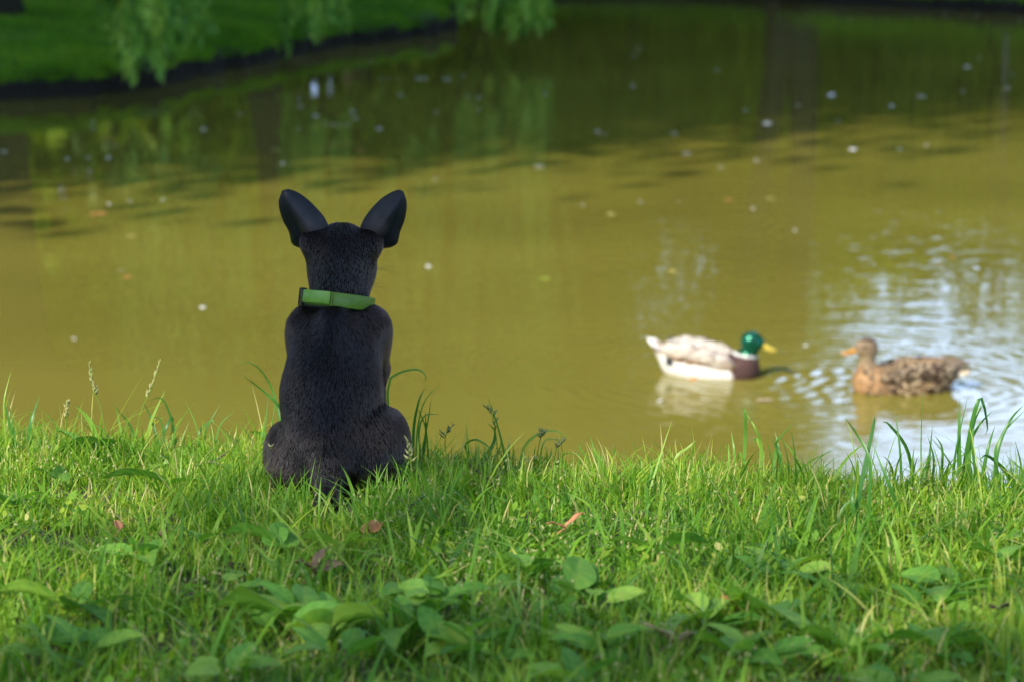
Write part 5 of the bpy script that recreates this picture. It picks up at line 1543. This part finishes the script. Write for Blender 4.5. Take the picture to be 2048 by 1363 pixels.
def twig(pxs, r, label, up=0.018):
    P = []
    for i, (px, py) in enumerate(pxs):
        b = bank_pt(px, py); b.z += up; P.append(b)
    g = Geo(); o0 = P[0].copy()
    sp = spline([p - o0 for p in P], 12)
    tube_geo(g, sp, [r * (1 - 0.5 * i / 11) * random.uniform(0.85, 1.15) for i in range(12)], 7)
    a = sp[6]; tube_geo(g, [a, a + Vector((0.012, 0.006, 0.008)), a + Vector((0.02, 0.004, 0.014))], [r * 0.6, r * 0.45, r * 0.2], 5)
    o = g.build('twig', M['twig']); o.location = o0
    return tag(o, label, 'twig')
twig([(905, 935), (935, 960), (955, 975), (975, 990)], 0.0032, 'grey bent twig in the grass right of the dog', 0.022)
twig([(940, 985), (975, 992), (990, 993)], 0.0022, 'short grey twig lying under the bent twig', 0.018)
twig([(800, 1035), (815, 1055), (828, 1078)], 0.0020, 'thin reddish twig in the grass below the dog', 0.024)
twig([(0, 1130), (30, 1112), (60, 1098)], 0.0020, 'thin brown twig at the left edge of the grass')
twig([(395, 955), (425, 950), (450, 960)], 0.0030, 'dark short twig in the grass left of the dog')
for k, (px, py, r, lb) in enumerate([(335, 1160, 0.012, 'dark clod of soil by the bare patch at the left'), (400, 1175, 0.010, 'small clod of soil in the bare patch, left of the brown leaf'),
                                     (470, 1160, 0.013, 'brown clod of soil right of the bare patch'), (230, 1310, 0.011, 'dark clod of soil near the bottom left'), (120, 1300, 0.010, 'clod of soil beside the arched leaf at the left')]):
    b = bank_pt(px, py)
    f = lambda P: np.linalg.norm(P, axis=-1) - r * (1 + 0.35 * vnoise(P[..., 0] * 90 + k * 7, P[..., 1] * 90, P[..., 2] * 90))
    V, Q = surface_net(f, (-2 * r,) * 3, (2 * r,) * 3, r / 5)
    o = mesh_np('soil_clod', V, Q, M['soil']); o.location = b + Vector((0, 0, r * 0.4)); tag(o, lb, 'soil clod', 'clods of soil')

# --- distinct stalks and tufts at the brink, drawn one by one
def blade_obj(parent, pts, wd, tint, name='blade', mat=None):
    sp = spline([Vector(p) for p in pts], 14)
    V = []
    for i, p in enumerate(sp):
        t = i / 13
        d = (sp[min(i + 1, 13)] - sp[max(i - 1, 0)]).normalized()
        sd = d.cross(Vector((0, 1, 0)))
        if sd.length < 0.1: sd = Vector((1, 0, 0))
        sd = (sd.normalized() + Vector((0, 0.5, 0))).normalized()
        hw = 0.5 * wd * (1 - t ** 2.5) * (0.7 + 0.3 * min(1, t * 4)) + 0.0001
        V += [p - sd * hw, p + d.cross(sd) * hw * 0.35, p + sd * hw]
    Q = [(i * 3 + j, i * 3 + j + 1, i * 3 + j + 4, i * 3 + j + 3) for i in range(13) for j in range(2)]
    off = Vector(parent.location)
    return mesh_np(name, [tuple(v - off) for v in V], np.array(Q), mat or M['blade'], parent, attrs={'tint': np.full(len(V), tint)})

def tuft(px, py, blist, label, dy=0.0):
    b = bank_pt(px, py); b.y += dy; b.z = float(bank_z(b.x, b.y))
    root = empty('grass_tuft', b)
    for pl, wd, tint in blist:
        pts = [at_depth(x, y, b.y + 0.012 * math.sin(i * 1.7 + x)) for i, (x, y) in enumerate(pl)]
        base = Vector((pts[0].x, b.y, float(bank_z(pts[0].x, b.y))))
        if pts[0].z > base.z + 0.01: pts = [base] + pts
        else: pts[0] = base
        blade_obj(root, pts, wd, tint)
    return tag(root, label, 'grass tuft', 'tall grass tufts at the brink')

tuft(560, 905, [([(562, 900), (562, 850), (545, 780), (520, 738), (495, 724), (478, 730)], 0.0040, 0.35), ([(556, 900), (566, 830), (555, 808), (525, 780), (482, 747)], 0.0075, 0.2), ([(548, 900), (545, 850), (552, 790)], 0.003, 0.5), ([(520, 900), (530, 850), (537, 790)], 0.004, 0.4)],
     'arching dark blades rising left of the dog')
tuft(845, 915, [([(780, 880), (776, 770), (800, 745), (835, 738), (852, 752), (848, 768)], 0.0035, 0.55), ([(826, 905), (828, 850), (838, 800), (850, 775)], 0.005, 0.2), ([(832, 905), (836, 850), (850, 800), (880, 768)], 0.0028, 0.5),
                ([(840, 905), (838, 860), (850, 830), (880, 828)], 0.0035, 0.35), ([(848, 905), (852, 860), (850, 822)], 0.004, 0.15), ([(856, 905), (850, 850), (832, 810)], 0.0035, 0.3), ([(800, 930), (796, 880), (806, 845), (822, 832)], 0.003, 0.85),
                ([(845, 905), (856, 840), (862, 797)], 0.003, 0.3)], 'dense dark green tuft beside the dog right hip')
tuft(1000, 925, [([(1010, 915), (995, 850), (975, 790)], 0.0038, 0.5), ([(965, 920), (985, 890), (990, 862), (975, 845)], 0.006, 0.25), ([(940, 920), (930, 890), (950, 878), (975, 890), (985, 910)], 0.0035, 0.5), ([(980, 930), (1000, 895), (1002, 870)], 0.0035, 0.7)],
     'tuft with a slim upright blade right of the dog')
tuft(1060, 935, [([(1040, 930), (1050, 890), (1080, 865), (1115, 862), (1142, 880)], 0.0045, 0.95), ([(1080, 930), (1090, 880), (1130, 882)], 0.003, 0.8), ([(1120, 935), (1125, 910), (1145, 905), (1160, 915)], 0.003, 0.9)], 'low bright tuft with an arched pale blade')
tuft(1190, 960, [([(1195, 955), (1190, 910), (1180, 870)], 0.004, 0.6), ([(1215, 955), (1225, 920), (1232, 885)], 0.004, 0.7), ([(1165, 950), (1160, 915), (1150, 900)], 0.004, 0.75)], 'short light green tuft right of the arched pale blade')
tuft(1370, 965, [([(1345, 955), (1352, 915), (1375, 895), (1392, 880)], 0.0045, 0.95), ([(1360, 955), (1370, 925), (1385, 905)], 0.004, 0.9), ([(1385, 960), (1383, 915), (1390, 880)], 0.003, 0.6)], 'curled yellow-green tuft left of the tall middle tuft')
tuft(1500, 970, [([(1488, 960), (1490, 880), (1490, 822), (1480, 818)], 0.005, 0.6), ([(1520, 955), (1522, 890), (1510, 855), (1492, 825)], 0.0055, 0.8), ([(1470, 955), (1468, 900), (1462, 860)], 0.005, 0.7), ([(1452, 955), (1458, 910), (1450, 885)], 0.004, 0.7),
                 ([(1545, 960), (1552, 900), (1555, 880), (1590, 840)], 0.004, 0.55), ([(1560, 960), (1560, 915), (1550, 862)], 0.005, 0.5), ([(1510, 955), (1525, 910), (1512, 876), (1506, 890)], 0.006, 0.85), ([(1500, 960), (1480, 905), (1475, 930)], 0.003, 0.8)],
     'tall bright tuft with drooping tips left of the female duck reflection')
tuft(1700, 1080, [([(1705, 1070), (1720, 980), (1745, 860), (1750, 830)], 0.0055, 0.15), ([(1800, 1030), (1775, 960), (1745, 885)], 0.006, 0.3), ([(1740, 930), (1715, 870), (1690, 835)], 0.004, 0.3), ([(1660, 1080), (1690, 1010), (1745, 990)], 0.004, 0.45), ([(1720, 1070), (1705, 1010), (1708, 960)], 0.006, 0.3)],
     'out-of-focus dark blades crossing below the female duck')
tuft(1850, 985, [([(1830, 980), (1815, 900), (1780, 850), (1765, 842)], 0.005, 0.45), ([(1845, 980), (1842, 900), (1845, 780)], 0.0028, 0.6), ([(1862, 975), (1868, 920), (1855, 870)], 0.0045, 0.35), ([(1808, 985), (1800, 900), (1790, 820)], 0.0035, 0.45),
                 ([(1850, 980), (1858, 920), (1865, 850)], 0.0055, 0.3), ([(1880, 980), (1885, 900), (1870, 870)], 0.0045, 0.5)], 'dark green tuft in front of the female duck tail')
tuft(1930, 985, [([(1920, 980), (1918, 880), (1920, 795)], 0.0075, 0.4), ([(1935, 980), (1940, 870), (1965, 800)], 0.009, 0.55), ([(1955, 980), (1945, 890), (1950, 840), (1972, 798)], 0.004, 0.45), ([(1925, 960), (1945, 840), (1962, 795), (1975, 850), (1970, 870)], 0.006, 0.3),
                 ([(1905, 980), (1912, 900), (1935, 795)], 0.004, 0.3), ([(1960, 980), (1975, 900), (1990, 850)], 0.006, 0.3), ([(1945, 960), (1935, 900), (1958, 850), (1986, 820)], 0.005, 0.5)], 'tallest pale green tuft at the right of the bank')
tuft(2010, 975, [([(1990, 970), (1995, 900), (2020, 840), (2048, 808)], 0.006, 0.25), ([(2000, 970), (1990, 905), (2010, 860), (2055, 815)], 0.004, 0.5), ([(2030, 975), (2010, 940), (1975, 910), (1960, 918)], 0.007, 0.2), ([(2040, 975), (2042, 930), (2030, 880)], 0.004, 0.4)],
     'long blades leaning out at the right edge of the photo')
tuft(345, 915, [([(345, 910), (350, 870), (335, 815), (320, 795), (300, 800)], 0.0045, 0.2), ([(320, 915), (312, 870), (300, 830), (285, 800)], 0.0055, 0.15), ([(310, 915), (330, 860), (345, 835), (340, 890)], 0.0045, 0.15), ([(290, 920), (300, 850), (330, 780)], 0.006, 0.9),
                ([(270, 920), (265, 860), (228, 810)], 0.005, 0.3), ([(330, 910), (322, 840), (300, 835)], 0.004, 0.25)], 'dark tuft in the left part of the brink')
tuft(400, 905, [([(400, 900), (392, 850), (370, 800)], 0.003, 0.6), ([(410, 905), (412, 860), (440, 808)], 0.0045, 0.3), ([(395, 900), (400, 860), (425, 840), (428, 850)], 0.004, 0.5), ([(430, 900), (440, 850), (470, 820)], 0.003, 0.5)], 'thin tuft halfway between the dark left tuft and the dog')
tuft(35, 925, [([(40, 915), (20, 850), (5, 790)], 0.006, 0.25), ([(50, 915), (60, 850), (80, 790)], 0.0055, 0.25), ([(20, 920), (10, 860), (8, 800), (22, 742)], 0.003, 0.95), ([(30, 915), (28, 860), (12, 780)], 0.004, 0.3), ([(70, 920), (62, 860), (58, 800)], 0.003, 0.6), ([(0, 915), (-5, 850), (-12, 800)], 0.005, 0.3)], 'tall tuft at the left edge of the photo')

def seed_stalk(pts_px, head, label, tint=0.7, spread=1.0, dep=None, n=26):
    b = bank_pt(*pts_px[0])
    if dep: b.y += dep; b.z = float(bank_z(b.x, b.y))
    root = empty('seed_stalk', b)
    P = [Vector(b)] + [at_depth(x, y, b.y) for x, y in pts_px[1:]]
    sp = spline(P, 16)
    g = Geo(); off = Vector(b)
    tube_geo(g, [p - off for p in sp], [0.0009 * (1 - 0.6 * i / 15) for i in range(16)], 5)
    st = g.build('stalk', M['blade'], root)
    a = st.data.attributes.new('tint', 'FLOAT', 'POINT'); a.data.foreach_set('value', np.full(len(st.data.vertices), 0.9, dtype=np.float32))
    vs, tt = [], []
    k0 = int(16 * (1 - head))
    g = Geo()
    for k in range(n):
        u = k / (n - 1) * (15 - k0) + k0
        i0 = min(int(u), 14); p = sp[i0].lerp(sp[i0 + 1], u - i0) - off
        a_ = random.uniform(0, 6.28); d = Vector((math.cos(a_) * spread, math.sin(a_) * spread, 1.3)).normalized()
        L = random.uniform(0.0045, 0.008) * (1.2 - 0.5 * k / n)
        s = p + d * L * 0.6 * spread; sd = d.cross(Vector((0.2, 1, 0))).normalized(); up = sd.cross(d)
        v = [p, s + sd * L * 0.22, s + d * L, s - sd * L * 0.22, s + up * L * 0.2]
        g.add([tuple(x) for x in v], None, [(0, 1, 4), (1, 2, 4), (2, 3, 4), (3, 0, 4), (0, 3, 1), (1, 3, 2)])
    hd = g.build('seed_head', M['seed'], root)
    a = hd.data.attributes.new('tint', 'FLOAT', 'POINT'); a.data.foreach_set('value', np.clip(RNG.normal(tint, 0.2, len(hd.data.vertices)), 0, 1).astype(np.float32))
    hd['kind'] = 'stuff'
    return tag(root, label, 'seed stalk', 'grass stalks with seed heads')
seed_stalk([(210, 890), (205, 830), (188, 780), (178, 728)], 0.42, 'green seed stalk standing above the curled pale leaf', 0.5, 0.6)
seed_stalk([(265, 890), (280, 830), (303, 775), (320, 722)], 0.45, 'straw-coloured leaning seed stalk at the left of the brink', 1.0, 0.35)
seed_stalk([(130, 880), (132, 840), (136, 802)], 0.5, 'short yellow seed stalk left of the curled pale leaf', 0.9, 0.7)
seed_stalk([(645, 1000), (645, 940), (645, 880)], 0.35, 'seed stalk standing in front of the dog back', 0.8, 1.2, dep=-0.02, n=12)
seed_stalk([(600, 990), (590, 940), (560, 905), (540, 895)], 0.4, 'drooping seed stalk before the dog left thigh', 0.8, 1.2, dep=-0.02, n=14)
seed_stalk([(835, 1010), (822, 930), (815, 880)], 0.5, 'pale seed stalk in front of the dog right hip', 0.8, 1.1, n=18)
seed_stalk([(1000, 915), (988, 840), (972, 815)], 0.6, 'seed stalk with a dark thin stem right of the dog', 0.5, 1.0, n=18)
seed_stalk([(1065, 930), (1080, 880), (1090, 862)], 0.5, 'seed stalk behind the arched pale blade', 0.6, 1.1, n=18)
seed_stalk([(1105, 935), (1112, 900), (1130, 880)], 0.5, 'seed stalk beyond the arched pale blade on its right', 0.8, 1.1, n=18)
seed_stalk([(900, 920), (890, 880), (905, 850)], 0.5, 'loose seed stalk beside the dark tuft at the dog hip', 0.8, 1.4, n=14)
